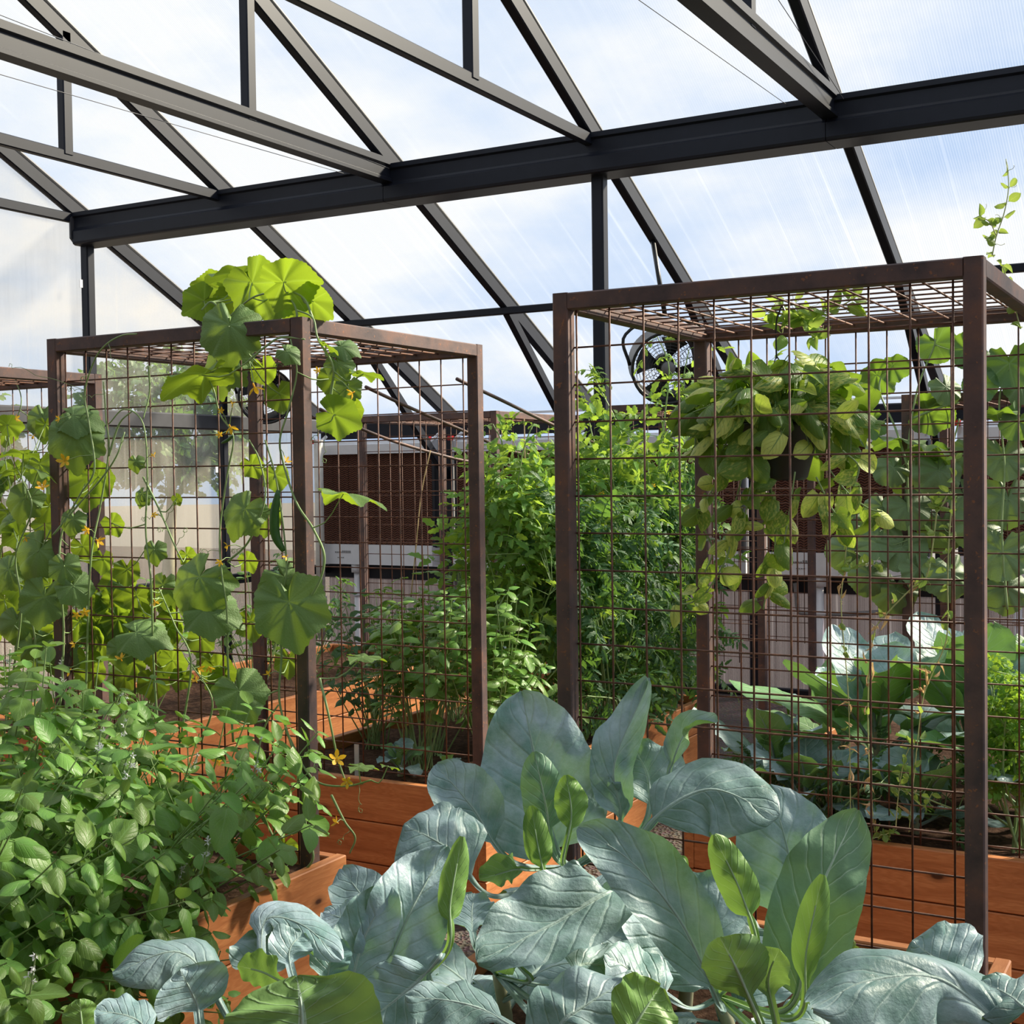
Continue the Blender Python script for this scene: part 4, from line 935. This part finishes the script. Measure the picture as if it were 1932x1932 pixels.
v = Vine('cucumber_vine', (-3.85, 3.42, .50), 'cucumber vine looping over the far end of the arch top', 'vine', GV)
v.stems([[(110, 1400), (120, 1200), (112, 1080), (118, 1000), (150, 935), (178, 885), (168, 800), (160, 740), (178, 680), (200, 650), (230, 633), (258, 630)],
         [(160, 1400), (165, 1200), (172, 1050), (190, 950), (205, 850), (200, 790), (195, 720)], [(100, 1010), (150, 950), (190, 905), (220, 860), (235, 815)], [(60, 1400), (70, 1250), (60, 1150), (75, 1050), (95, 1000)],
         [(205, 860), (225, 800), (250, 775)], [(20, 1300), (40, 1150), (30, 1050), (60, 960), (40, 900)]], Yf-.03, .0045)
for a in ((140, 828, 118, 90, 'T', Yf, -.06, 1), (148, 786, 90, 10, 'T', Yf, -.03, 1), (168, 912, 105, 90, 'B', Yf, .14, 0), (190, 905, 70, 60, 'B', Yf, .1, 0), (20, 803, 55, 0, 'B', Yf, .0, 0), (86, 806, 40, 90, 'B', Yf, .14, 3),
          (36, 856, 76, 180, 'E', Yf, -.04, 0), (42, 946, 80, 110, 'T', Yf, -.02, 1), (80, 888, 72, 20, 'E', Yf, -.04, 3), (20, 890, 60, 160, 'E', Yf, .0, 0), (135, 985, 56, 100, 'T', Yf, -.03, 1),
          (66, 1046, 104, 120, 'T', Yf, -.06, 1), (121, 1072, 66, 80, 'T', Yf, -.08, 3), (10, 1080, 76, 130, 'T', Yf, -.05, 1), (80, 1135, 104, 100, 'T', Yf, -.08, 0), (142, 1112, 76, 60, 'T', Yf, -.06, 3), (30, 1012, 60, 150, 'B', Yf, .06, 0),
          (160, 1035, 60, 60, 'B', Yf, .12, 0), (195, 1060, 50, 90, 'B', Yf, .12, 3), (30, 1180, 80, 90, 'T', Yf, -.02, 1), (110, 1190, 76, 90, 'B', Yf, .1, 0), (60, 1225, 84, 90, 'T', Yf, .0, 2), (150, 1180, 70, 90, 'B', Yf, .12, 3), (10, 1140, 70, 90, 'B', Yf, .1, 0),
          (90, 960, 60, 120, 'B', Yf, .1, 0), (15, 985, 50, 150, 'T', Yf, .05, 1), (100, 1110, 70, 60, 'B', Yf, .12, 0), (45, 1110, 80, 100, 'B', Yf, .12, 3), (170, 820, 60, 40, 'B', Yf, .1, 0), (105, 1240, 80, 90, 'T', Yf, -.02, 2), (165, 1250, 70, 80, 'B', Yf, .1, 0)): v.leaf(*a)
for a in ((80, 919, 22), (122, 870, 24), (112, 790, 14), (165, 1000, 16), (185, 1020, 22), (160, 1155, 16), (145, 1160, 14), (30, 790, 14), (48, 1015, 14), (130, 1265, 20), (140, 1215, 14)): v.flower(*a)
for a in ((155, 715), (130, 735), (160, 750), (215, 690), (230, 830), (20, 690)): v.tendril(*a)
v.done()

v = Vine('cucumber_vine', (-5.2, 3.44, .50), 'cucumber vine on the arch nearest the gable wall', 'vine', GV)
random.seed(5)
v.stems([[(-40, 1300), (-10, 1100), (20, 950), (10, 850), (40, 760), (20, 700)], [(40, 1300), (60, 1100), (40, 950), (70, 850)]], 4.62, .0045)
for i in range(26): v.leaf(R(-60, 95), R(740, 1230), R(40, 74), R(40, 150), random.choice('TBBE'), 4.62, R(-.1, .1))
for i in range(6): v.flower(R(-10, 80), R(780, 1100), 14, 4.62)
v.done()
# ------------------------------------------------------------------ plants behind the arches
GB = 'herbs in the bed behind the cucumber arch'
bush('basil_plant', (-3.30, 4.98, .50), (-3.24, 4.98, 1.02), (.36, .24, .46), 'sunlit basil plant right behind the cucumber arch', 'basil', GB, nst=26, nodes=4, size=(.07, .115), seed=201)
bush('basil_plant', (-2.98, 5.05, .50), (-2.96, 5.05, 1.04), (.26, .28, .44), 'bright basil plant at the plank corner behind the cucumber arch', 'basil', GB, nst=26, nodes=4, size=(.07, .115), seed=202)
bush('basil_plant', (-3.45, 5.30, .50), (-3.45, 5.35, 1.00), (.34, .26, .42), 'basil plant growing behind the sunlit one', 'basil', GB, nst=24, nodes=4, size=(.07, .115), seed=203)
DARK_M = [grid_leaf('dark_leaf', HERB, .62, 6, 2, .1, c, .4, .05, .85, seed=i) for i, c in enumerate((-.6, .5))]
bush('pepper_plant', (-3.80, 5.35, .50), (-3.82, 5.35, .96), (.24, .30, .44), 'dark leafy pepper plant left of the sunlit basil', 'pepper plant', GB, DARK_M, 22, 4, (.06, .10), seed=204)
bush('pepper_plant', (-3.80, 6.1, .50), (-3.80, 6.1, .95), (.3, .34, .46), 'dark leafy pepper plant in front of the cooler drain pipe', 'pepper plant', GB, DARK_M, 20, 4, (.06, .10), seed=205)
for i, (x, y, r, lab) in enumerate(((-5.25, 5.2, .34, 'dark leafy bush at the corner of the bed by the gable wall'), (-5.7, 5.0, .36, 'dark leafy bush behind the arch nearest the gable wall'), (-5.3, 6.2, .36, 'dark leafy bush in the bed centre near the gable wall'), (-5.6, 7.1, .4, 'dark leafy bush below the gable corner cooler'))):
    bush('leafy_bush', (x, y, .50), (x, y, .95), (r, .36, .48), lab, 'bush', 'leafy bushes in the bed by the gable wall', DARK_M if i % 2 else BASIL_M, 20, 4, (.06, .11), seed=210+i)

def heap(name, base, sampler, n, meshes, size, label, cat, group, seed, stem=STEM, stems=10, up=.5, out=None, flowers=0, fl=.02, over=None):
    random.seed(seed); t = thing(name, base, label, cat, group); base = Vector(base); sm = MB(); tops = []
    for k in range(stems):
        e = sampler(); P = curve([base+rv()*.05, base.lerp(e, .5)+rv()*.1+Vector((0, 0, .06)), e], 12); sm.tube(P, .006, 5, False, .003); tops += P
    for k in range(n):
        p = sampler(); q = near(tops, p)
        if (q-p).length > .22: p = q+(p-q).normalized()*R(.05, .2)
        d = (p-q)
        d = d.normalized() if d.length > .01 else rv(); d = d+Vector((0, 0, R(-.6, .3)))+rv()*.4+(out*.4 if out else Vector((0, 0, 0)))
        put(t, meshes, p-d.normalized()*.03, d, Vector((0, 0, 1))*up+rv()*.5+TOCAM*.25, R(*size))
        if k % 3 == 0: sm.tube([q, (q+p)/2, p], .0022, 4, False)
    for k in range(flowers): put(t, FLOWER_M, near(tops, sampler())+rv()*.08, rv(), TOCAM+rv(), fl, 'flower')
    if over:
        b = MB(); uvs = []
        src = over[0]
        for k in range(over[1]):
            me = random.choice(src); p = sampler(); q = near(tops, p); p = q+(p-q)*.7
            m = frame(p, rv()+Vector((0, 0, -.2)), rv()+Vector((0, 0, .8)), R(*over[2]), None, t); o = len(b.v)
            b.v += [tuple(m @ vv.co) for vv in me.vertices]; b.f += [tuple(o+i for i in pl.vertices) for pl in me.polygons]
            lu = [None]*len(me.vertices)
            for lp, dd in zip(me.loops, me.uv_layers[0].data): lu[lp.vertex_index] = tuple(dd.uv)
            uvs += [x or (.5, .5) for x in lu]
        me2 = b.mesh('small_leaves', src[0].materials[0], smooth=True); setuv(me2, uvs); tag(link('small_leaves', me2, t), kind='stuff')
    sm.obj('stems', stem, t, True); return t
def box(x0, x1, y0, y1, z0, z1, bow=0.):
    def f():
        x, y = R(x0, x1), R(y0, y1); zt = z1+bow*mnoise.noise((x*3, y*3, 7)); return Vector((x, y, z0+(zt-z0)*random.random()**.75))
    return f
GT = 'tomato vines in the bed behind the arches'
tom = [((-3.22, 5.62, .5), box(-3.36, -3.02, 5.45, 5.9, .70, 1.85, .2), 'tomato vine with curled sunlit leaves left of the arch post'),
       ((-3.05, 5.60, .5), box(-3.25, -2.80, 5.35, 5.9, .62, 1.92, .2), 'tomato vine with green fruit hanging by the aisle'),
       ((-3.20, 6.15, .5), box(-3.35, -2.85, 5.9, 6.5, .75, 2.0, .25), 'tomato vine tied up with jute twine'),
       ((-2.95, 6.30, .5), box(-3.10, -2.68, 6.0, 6.6, .70, 2.02, .25), 'tomato vine reaching up toward the drum fan'),
       ((-3.0, 6.85, .5), box(-3.3, -2.62, 6.5, 7.1, .65, 2.12, .3), 'tallest tomato vine around the grey roof column')]
for i, (b, f, lab) in enumerate(tom):
    heap('tomato_vine', b, f, 200, TOM_M, (.13, .22), lab, 'tomato plant', GT, 300+i, flowers=10, fl=.014, stems=12)
# tall whips that stand up against the sky
t = thing('tomato_shoot', (-2.95, 6.6, .5), 'thin tomato shoots rising in front of the drum fan', 'tomato plant', GT); random.seed(8); sm = MB()
for ln in ([(1200, 900), (1165, 800), (1130, 730), (1112, 690)], [(1240, 900), (1255, 780), (1262, 690), (1240, 635)], [(1290, 900), (1300, 800), (1290, 720), (1300, 660)], [(1150, 900), (1120, 830), (1105, 760)], [(1380, 850), (1410, 760), (1440, 690)], [(940, 950), (950, 850), (930, 800)], [(975, 950), (985, 860), (1005, 800)]):
    P = curve([at(x, y, 1, 6.55 if ln[0][0] > 1000 else 5.6) for x, y in ln], 12); sm.tube(P, .005, 5, False, .003)
    for j in range(4, 12): put(t, TOM_M, P[j], rv()+Vector((0, 0, .2)), Vector((0, 0, 1))+rv()*.5, R(.09, .16))
P = curve([Vector((-2.95, 6.6, .5)), Vector((-2.95, 6.58, 1.2)), at(1200, 900, 1, 6.55)], 10); sm.tube(P, .006, 5)
sm.obj('stems', STEM, t, True)
gf = 'feathery herbs at the end of the tomato bed'
heap('feathery_herb', (-2.85, 6.0, .5), box(-2.98, -2.62, 5.5, 6.4, .62, 1.75, .15), 200, FINE_M, (.12, .2), 'dark feathery herb along the aisle below the tomatoes', 'herb', gf, 321, stems=12, over=(FINE_M, 260, (.09, .15)))
heap('feathery_herb', (-2.85, 6.8, .5), box(-3.0, -2.58, 6.3, 7.1, .62, 1.9, .2), 200, FINE_M, (.12, .2), 'tall feathery herb behind the back post of the pothos arch', 'herb', gf, 322, stems=12, over=(FINE_M, 260, (.09, .15)))
# green tomatoes
for i, (x, y) in enumerate(((944, 1150), (946, 1178), (958, 1163), (1112, 1280))):
    p = at(x, y, 1, 5.32 if i < 3 else 5.9); b = MB().sphere(p, .030, 14, 10, (1, 1, .92)); o = b.obj('tomato', TOMFRUIT, None, True)
    tag(o, ('green unripe tomato hanging highest in its truss', 'green unripe tomato hanging lowest in its truss', 'green unripe tomato between the other two of its truss')[i] if i < 3 else 'green unripe tomato low behind the arch post', 'tomato', 'green tomatoes')
    q = thing if False else None
    MB().tube([p+Vector((0, 0, .026)), p+Vector((.01, .02, .06)), p+Vector((.03, .06, .10))], .003, 5).obj('stalk', STEM, o)
# twine and canes
for i, (pts, Y, lab) in enumerate((([(989, 790), (991, 880), (996, 975)], 6.1, 'jute twine tied to the highest rod'), ([(993, 885), (1003, 930), (1010, 975)], 6.1, 'jute twine tied in a fork above the tomato flowers'),
                                   ([(1020, 880), (1016, 930), (1020, 960)], 6.1, 'short jute twine loop by the arch post'), ([(812, 850), (795, 930), (785, 1030), (775, 1130)], 5.6, 'long jute twine slanting in front of the cooler pad'))):
    P = curve([at(x, y, 1, Y) for x, y in pts], 14); tag(MB().tube(P, .0032, 5).obj('twine', TWINE, None, True), lab, 'twine', 'jute twine in the tomatoes')
for x, y, Y, h, lab in ((673, 1425, 4.78, .12, 'white plant label in the soil beside the small rosette'), (969, 1300, 5.1, .16, 'white plant label among the tomatoes')):
    p = at(x, y, 1, Y); z = .49; MBx = MB().box((p.x-.012, p.y-.002, z), (p.x+.012, p.y+.002, max(p.z+.05, z+h)))
    tag(MBx.obj('plant_label', LABELW), lab, 'plant label', 'plant labels')

# rosette collards grown by rule
def rosette(base, n, ln, w, label, group, seed, h=.0, spread=1., mats=(COLLARD, COLLARD, COLLARD_G), cat='collard', name='collard_plant'):
    random.seed(seed); t = thing(name, base, label, cat, group); b = Vector(base); top = b+Vector((0, 0, .06+h))
    MB().tube([b-Vector((0, 0, .04)), top], .016, 7, True, .012).obj('stem', STEMW, t, True)
    for k in range(n):
        a = 2.4*k+R(-.3, .3); f = k/(n-1); el = math.radians(80-68*(1-f)*spread*R(.8, 1.2)); l = ln*R(.75, 1.1)*(.6+.4*math.sin(math.pi*min(1, .25+f*.75)))
        d = Vector((math.cos(a)*math.cos(el), math.sin(a)*math.cos(el), math.sin(el))); p0 = b.lerp(top, .4+.6*f)
        p1 = p0+d*l*.5+Vector((0, 0, .02)); p2 = p0+d*l+Vector((math.cos(a), math.sin(a), 0))*l*.12-Vector((0, 0, l*.18*R(.2, 1.4)*(1-f)))
        big_leaf(t, [p0, p1, p2], w*R(.8, 1.15), Vector((0, 0, 1))-Vector((math.cos(a), math.sin(a), 0))*.9*math.sin(el), random.choice(mats), R(-.4, .5), R(.05, .14), R(.22, .34), seed*31+k, 16, 5, crumple=.03)
    return t
GC = 'collards in the bed behind the pothos arch'
rosette((-1.62, 5.05, .5), 9, .46, .20, 'collard with a flat white-edged leaf reaching over the aisle', GC, 41, .06)
rosette((-1.30, 5.35, .5), 13, .62, .26, 'tall collard with backlit green leaves in the middle of the bed', GC, 42, .22)
rosette((-.98, 5.55, .5), 13, .66, .28, 'tall collard with broad blue leaves behind the right mesh', GC, 43, .24)
rosette((-.72, 5.15, .5), 11, .50, .22, 'collard hidden behind the corner post of the pothos arch', GC, 44, .12)
rosette((-1.55, 5.75, .5), 11, .50, .24, 'collard farther back beside the plank edge', GC, 45, .14)
rosette((-1.05, 4.90, .5), 9, .36, .20, 'dark low collard right behind the mesh', GC, 46, .02, mats=(COLLARD,))
rosette((-1.45, 4.86, .5), 8, .34, .19, 'dark wrinkled collard low at the front plank', GC, 47, .03, mats=(COLLARD,))
rosette((-.70, 5.9, .5), 12, .6, .26, 'tall collard at the back of the bed under the squash', GC, 48, .25)
rosette((-3.28, 4.80, .5), 8, .17, .10, 'small blue-green cabbage rosette on bare soil', 'small rosettes', 49, 0)
rosette((-3.02, 4.78, .5), 6, .12, .06, 'tiny seedling rosette beside the arch post', 'small rosettes', 50, 0)
rosette((-3.72, 6.62, .5), 9, .42, .20, 'kale plant with blue-green leaves in front of the gable corner cooler', 'kale', 51, .45, cat='kale', name='kale_plant')
# curly parsley at the right edge
heap('parsley_plant', (-.66, 4.86, .5), box(-.80, -.56, 4.75, 5.15, .66, 1.12, .05), 150, PARS_M, (.05, .08), 'bright curly parsley beside the corner post', 'parsley', 'parsley', 61, STEM, 14, over=(PARS_M, 400, (.035, .06)))
heap('parsley_plant', (-.70, 2.18, .5), box(-.80, -.58, 2.05, 2.35, .56, .70, .02), 60, PARS_M, (.03, .05), 'curly parsley under the drooping pale collard leaf', 'parsley', 'parsley', 62, STEM, 10, over=(PARS_M, 260, (.025, .04)))
heap('fern_weed', (-1.35, 4.9, .5), box(-1.75, -.85, 4.7, 5.3, .54, .78, .05), 120, FINE_M, (.06, .12), 'low feathery weeds between the collards', 'weed', 'weeds', 63, STEM, 14)

# ------------------------------------------------------------------ hanging pothos
bc = at(1466, 835, 1, 4.02); hx = Vector((bc.x, bc.y, 2.357))
t = thing('hanging_basket', (bc.x, bc.y, bc.z-.12), 'black plastic hanging basket under the arch mesh', 'basket')
MB().lathe([(0, -.12), (.085, -.12), (.095, -.11), (.135, .04), (.145, .05), (.145, .06), (.13, .06), (.125, .03), (0, .03)], bc, (0, 0, 1), 28).obj('pot', BLACK, t, True)
c = MB()
for k in range(3):
    a = 2.09*k+.4; c.tube([bc+Vector((math.cos(a)*.135, math.sin(a)*.135, .055)), hx-Vector((0, 0, .14))], .0018, 4)
c.obj('hanger_wires', BLACK, t)
c = MB().tube(curve([hx-Vector((0, 0, .15)), hx-Vector((0, 0, .04)), hx+Vector((.012, 0, .0)), hx+Vector((.02, 0, .015)), hx+Vector((.028, 0, 0))], 16), .003, 5); c.obj('hook', BLACK, t)
MB().lathe([(0, .035), (.11, .036), (.125, .034), (0, .032)], bc, (0, 0, 1), 20).obj('soil', SOIL, t, True)
random.seed(77)
t = thing('pothos_plant', bc+Vector((0, 0, .03)), 'variegated yellow-green pothos spilling from the hanging basket', 'pothos'); sm = MB()
for k in range(250):
    a = R(0, 6.283); f = math.sqrt(random.random()); el = R(-.55, 1.25); rr = R(.20, .30)
    d = Vector((math.cos(a)*math.cos(el), math.sin(a)*math.cos(el), math.sin(el)*.72)); p = bc+Vector((0, 0, .05))+d*rr
    if d.dot(TOCAM) > .55 and -.35 < d.z < .12 and random.random() < .35: continue
    o = bc+Vector((d.x*.1, d.y*.1, .06)); sm.tube(curve([o, (o+p)/2+Vector((0, 0, .04)), p], 6), .0022, 4, False)
    dd = Vector((d.x, d.y, d.z*.5-.35))+rv()*.75; put(t, POTH_M, p-dd.normalized()*.03, dd, d*1.0+Vector((0, 0, .45))+rv()*.45, R(.085, .13))
def trail(pts, Y, n, s=(.06, .10)):
    P = [at(x, y, 1, Y) for x, y in pts]; P = [bc+Vector((0, -.12, .05))]+P if False else P; C = curve(P, 26); sm.tube(C, .0028, 5)
    for j in range(n):
        q = C[3+int(22*j/n)]; put(t, POTH_M, q+rv()*.012, rv()*.7+Vector((0, 0, -.6)), TOCAM+rv()*.7+Vector((0, 0, .4)), R(*s))
trail([(1400, 900), (1385, 960), (1375, 1040), (1350, 1090), (1325, 1125), (1290, 1140), (1268, 1125)], 3.85, 14)
trail([(1450, 890), (1460, 960), (1462, 1040), (1450, 1100), (1440, 1150)], 3.9, 14)
trail([(1500, 890), (1490, 960), (1480, 1020), (1478, 1050)], 3.8, 8)
trail([(1560, 880), (1600, 930), (1640, 960), (1665, 965)], 3.9, 8); trail([(1380, 870), (1340, 930), (1320, 960), (1300, 955)], 3.85, 8); trail([(1330, 1000), (1345, 1040), (1330, 1080)], 3.9, 5)
trail([(1540, 900), (1570, 960), (1600, 1000)], 3.8, 7); trail([(1420, 900), (1410, 950), (1400, 1000)], 3.8, 8); trail([(1590, 850), (1620, 880), (1610, 920)], 3.8, 6)
sm.obj('stems', STEM, t, True)

# ------------------------------------------------------------------ squash on the arch at the back
v = Vine('squash_vine', (-1.62, 8.02, .50), 'squash vine with broad leaves climbing the back arch', 'vine', 'squash vines', meshes=SQUASH_M)
random.seed(91); Ys = 7.98
v.stems([[(1720, 1150), (1715, 1000), (1712, 880), (1720, 790), (1735, 720), (1760, 660), (1765, 640)], [(1712, 880), (1690, 810), (1660, 740), (1665, 700)], [(1900, 1150), (1890, 1000), (1895, 880), (1885, 760), (1900, 700)],
         [(1790, 1100), (1800, 960), (1795, 860), (1810, 790)], [(1720, 790), (1770, 770), (1810, 760)]], Ys, .008)
for a in ((1645, 710, 84, 160, 'B'), (1690, 690, 60, 0, 'B'), (1770, 655, 78, 60, 'B'), (1815, 665, 76, 130, 'B'), (1790, 735, 70, 60, 'T'), (1905, 695, 96, 80, 'B'), (1760, 775, 90, 10, 'B'), (1690, 830, 118, 190, 'E'), (1760, 842, 90, 10, 'E'),
          (1725, 890, 112, 100, 'T'), (1775, 895, 100, 80, 'T'), (1680, 885, 70, 150, 'T'), (1760, 870, 70, 60, 'B'), (1895, 870, 96, 90, 'T'), (1915, 800, 80, 120, 'B'), (1890, 780, 80, 0, 'E'), (1905, 950, 110, 90, 'T'), (1720, 960, 96, 60, 'T'),
          (1660, 960, 70, 120, 'T'), (1780, 1000, 96, 90, 'T'), (1700, 1040, 100, 110, 'T'), (1650, 1030, 80, 140, 'T'), (1890, 1050, 116, 100, 'T'), (1800, 1090, 100, 80, 'T'), (1900, 1120, 96, 90, 'T'), (1740, 1080, 80, 60, 'T'), (1640, 1090, 80, 100, 'T'),
          (1825, 940, 84, 60, 'T'), (1640, 800, 60, 150, 'B'), (1850, 730, 70, 60, 'B'), (1840, 860, 80, 90, 'T'), (1850, 1000, 100, 90, 'T'), (1590, 1040, 76, 120, 'T'), (1600, 980, 60, 100, 'T'), (1930, 730, 80, 60, 'T'), (1690, 1120, 90, 100, 'T')): v.leaf(*a, Y=Ys, dy=R(-.12, .12))
v.done()

# ------------------------------------------------------------------ peas on the back mesh of the pothos arch
def pea(base, lines, Y, label, dry_from=1090, seed=1, r=.0028, step=3, s=(.028, .05)):
    random.seed(seed); t = thing('pea_vine', base, label, 'pea vine', 'pea vines on the mesh'); sm = MB()
    for ln in lines:
        P = [at(x, y, 1, Y) for x, y in ln]; n = 7*len(ln); C = curve(P, n); sm.tube(C, r, 5, True, r*.6)
        for j in range(0, n, step):
            dry = ln[0][1]+(ln[-1][1]-ln[0][1])*j/n > dry_from
            for m in range(2): put(t, (DRY_M if dry and random.random() < .75 else PEA_M), C[j]+rv()*.006, rv()+Vector((0, 0, .1)), TOCAM*.6+rv()+Vector((0, 0, .4)), R(*s))
            if random.random() < .3:
                q = C[j]; d = rv()*.04; sm.tube([q+d*k/9+Vector((math.cos(k), 0, math.sin(k)))*.004*(k/9) for k in range(10)], .0009, 3, False)
    sm.obj('stem', STEMP, t, True); return t
pea((-1.35, 4.60, .5), [[(1610, 861), (1603, 938), (1598, 1019), (1592, 1076), (1587, 1150), (1599, 1291), (1603, 1400), (1605, 1560)], [(1592, 1076), (1640, 1065), (1660, 1072)]], 4.58, 'pea vine with withered leaves in the middle of the mesh', seed=3)
pea((-.90, 4.60, .5), [[(1802, 864), (1795, 956), (1790, 1026), (1788, 1097), (1786, 1203), (1758, 1273), (1740, 1326), (1726, 1450), (1715, 1570)], [(1790, 930), (1770, 960), (1750, 930)]], 4.58, 'pale pea vine next to the right post', 1250, 4)
pea((-1.15, 4.60, .5), [[(1769, 956), (1751, 1079), (1726, 1104), (1674, 1157), (1649, 1196), (1638, 1300), (1640, 1450), (1650, 1570)]], 4.58, 'slanting pea vine with straw-coloured leaves', 1100, 5)
pea((-.62, 4.60, .5), [[(1925, 620), (1905, 540), (1890, 500)], [(1872, 482), (1880, 445), (1895, 400), (1903, 350), (1898, 300)], [(1880, 445), (1868, 420), (1850, 408)]], 4.3, 'thin pea tendril standing up above the arch corner', 9999, 6, .0022, 5, (.03, .055))
pea((-1.30, 4.0, 2.37), [[(1450, 590), (1500, 575), (1560, 590)], [(1500, 575), (1520, 620), (1545, 640)], [(1480, 580), (1476, 630)], [(1560, 590), (1600, 570), (1615, 560)]], 4.1, 'pea shoots lying on top of the arch mesh', 9999, 7, .0025, 3, (.05, .085))
pea((-.64, 3.42, .5), [[(1795, 1830), (1802, 1810), (1806, 1790)], [(1600, 1830), (1608, 1800), (1612, 1775)], [(1575, 1830), (1590, 1812), (1600, 1815)]], 3.40, 'small pea seedlings sprouting at the corner post', 9999, 8, .002, 3, (.02, .03))
pea((-1.15, 4.60, .5), [[(1690, 1565), (1695, 1500), (1705, 1440), (1720, 1400)], [(1680, 1570), (1668, 1575), (1650, 1572)], [(1700, 1480), (1740, 1520), (1760, 1495)]], 4.56, 'young green pea shoots at the foot of the mesh', 9999, 9, .002, 3, (.025, .04))

# ------------------------------------------------------------------ trees outside the gable wall
random.seed(55)
CROWN_M = [compound_leaf('spray', HERB, 4, .6, 40+i, .5) for i in range(3)]
for i, (x, y, h, r, lab) in enumerate(((-19.0, 14.2, 3.6, 1.1, 'small round tree outside the gable wall beside the corner column'), (-16.5, 17.0, 4.2, 1.3, 'tree outside the greenhouse corner by the coolers'), (-21.5, 12.0, 5.0, 1.5, 'tall tree outside the gable wall'), (-18.6, 9.6, 3.0, 1.2, 'low tree outside the gable wall near the first bed'))):
    t = thing('tree', (x, y, 0), lab, 'tree', 'trees outside the gable'); sm = MB().tube(curve([(x, y, -.02), (x+.1, y+.05, h*.4), (x, y, h*.8)], 8), .12, 8, True, .05)
    b = MB(); uvs = []
    for k in range(420):
        d = rv().normalized()*r*R(.55, 1); p = Vector((x, y, h*.68))+Vector((d.x, d.y, d.z*.95)); me = random.choice(CROWN_M)
        m = frame(p, rv()+Vector((d.x, d.y, 0)), rv()+Vector((0, 0, .6)), R(.35, .6), None, t); o = len(b.v)
        b.v += [tuple(m @ vv.co) for vv in me.vertices]; b.f += [tuple(o+q for q in pl.vertices) for pl in me.polygons]
        uvs += [(.3, .5)]*len(me.vertices)
    for k in range(9):
        d = rv().normalized()*r*.7; sm.tube([(x, y, h*.5), tuple(Vector((x, y, h*.68))+d)], .03, 5)
    me2 = b.mesh('foliage', HERB, smooth=True); setuv(me2, uvs); tag(link('foliage', me2, t), kind='stuff'); sm.obj('trunk', STEMW, t, True)
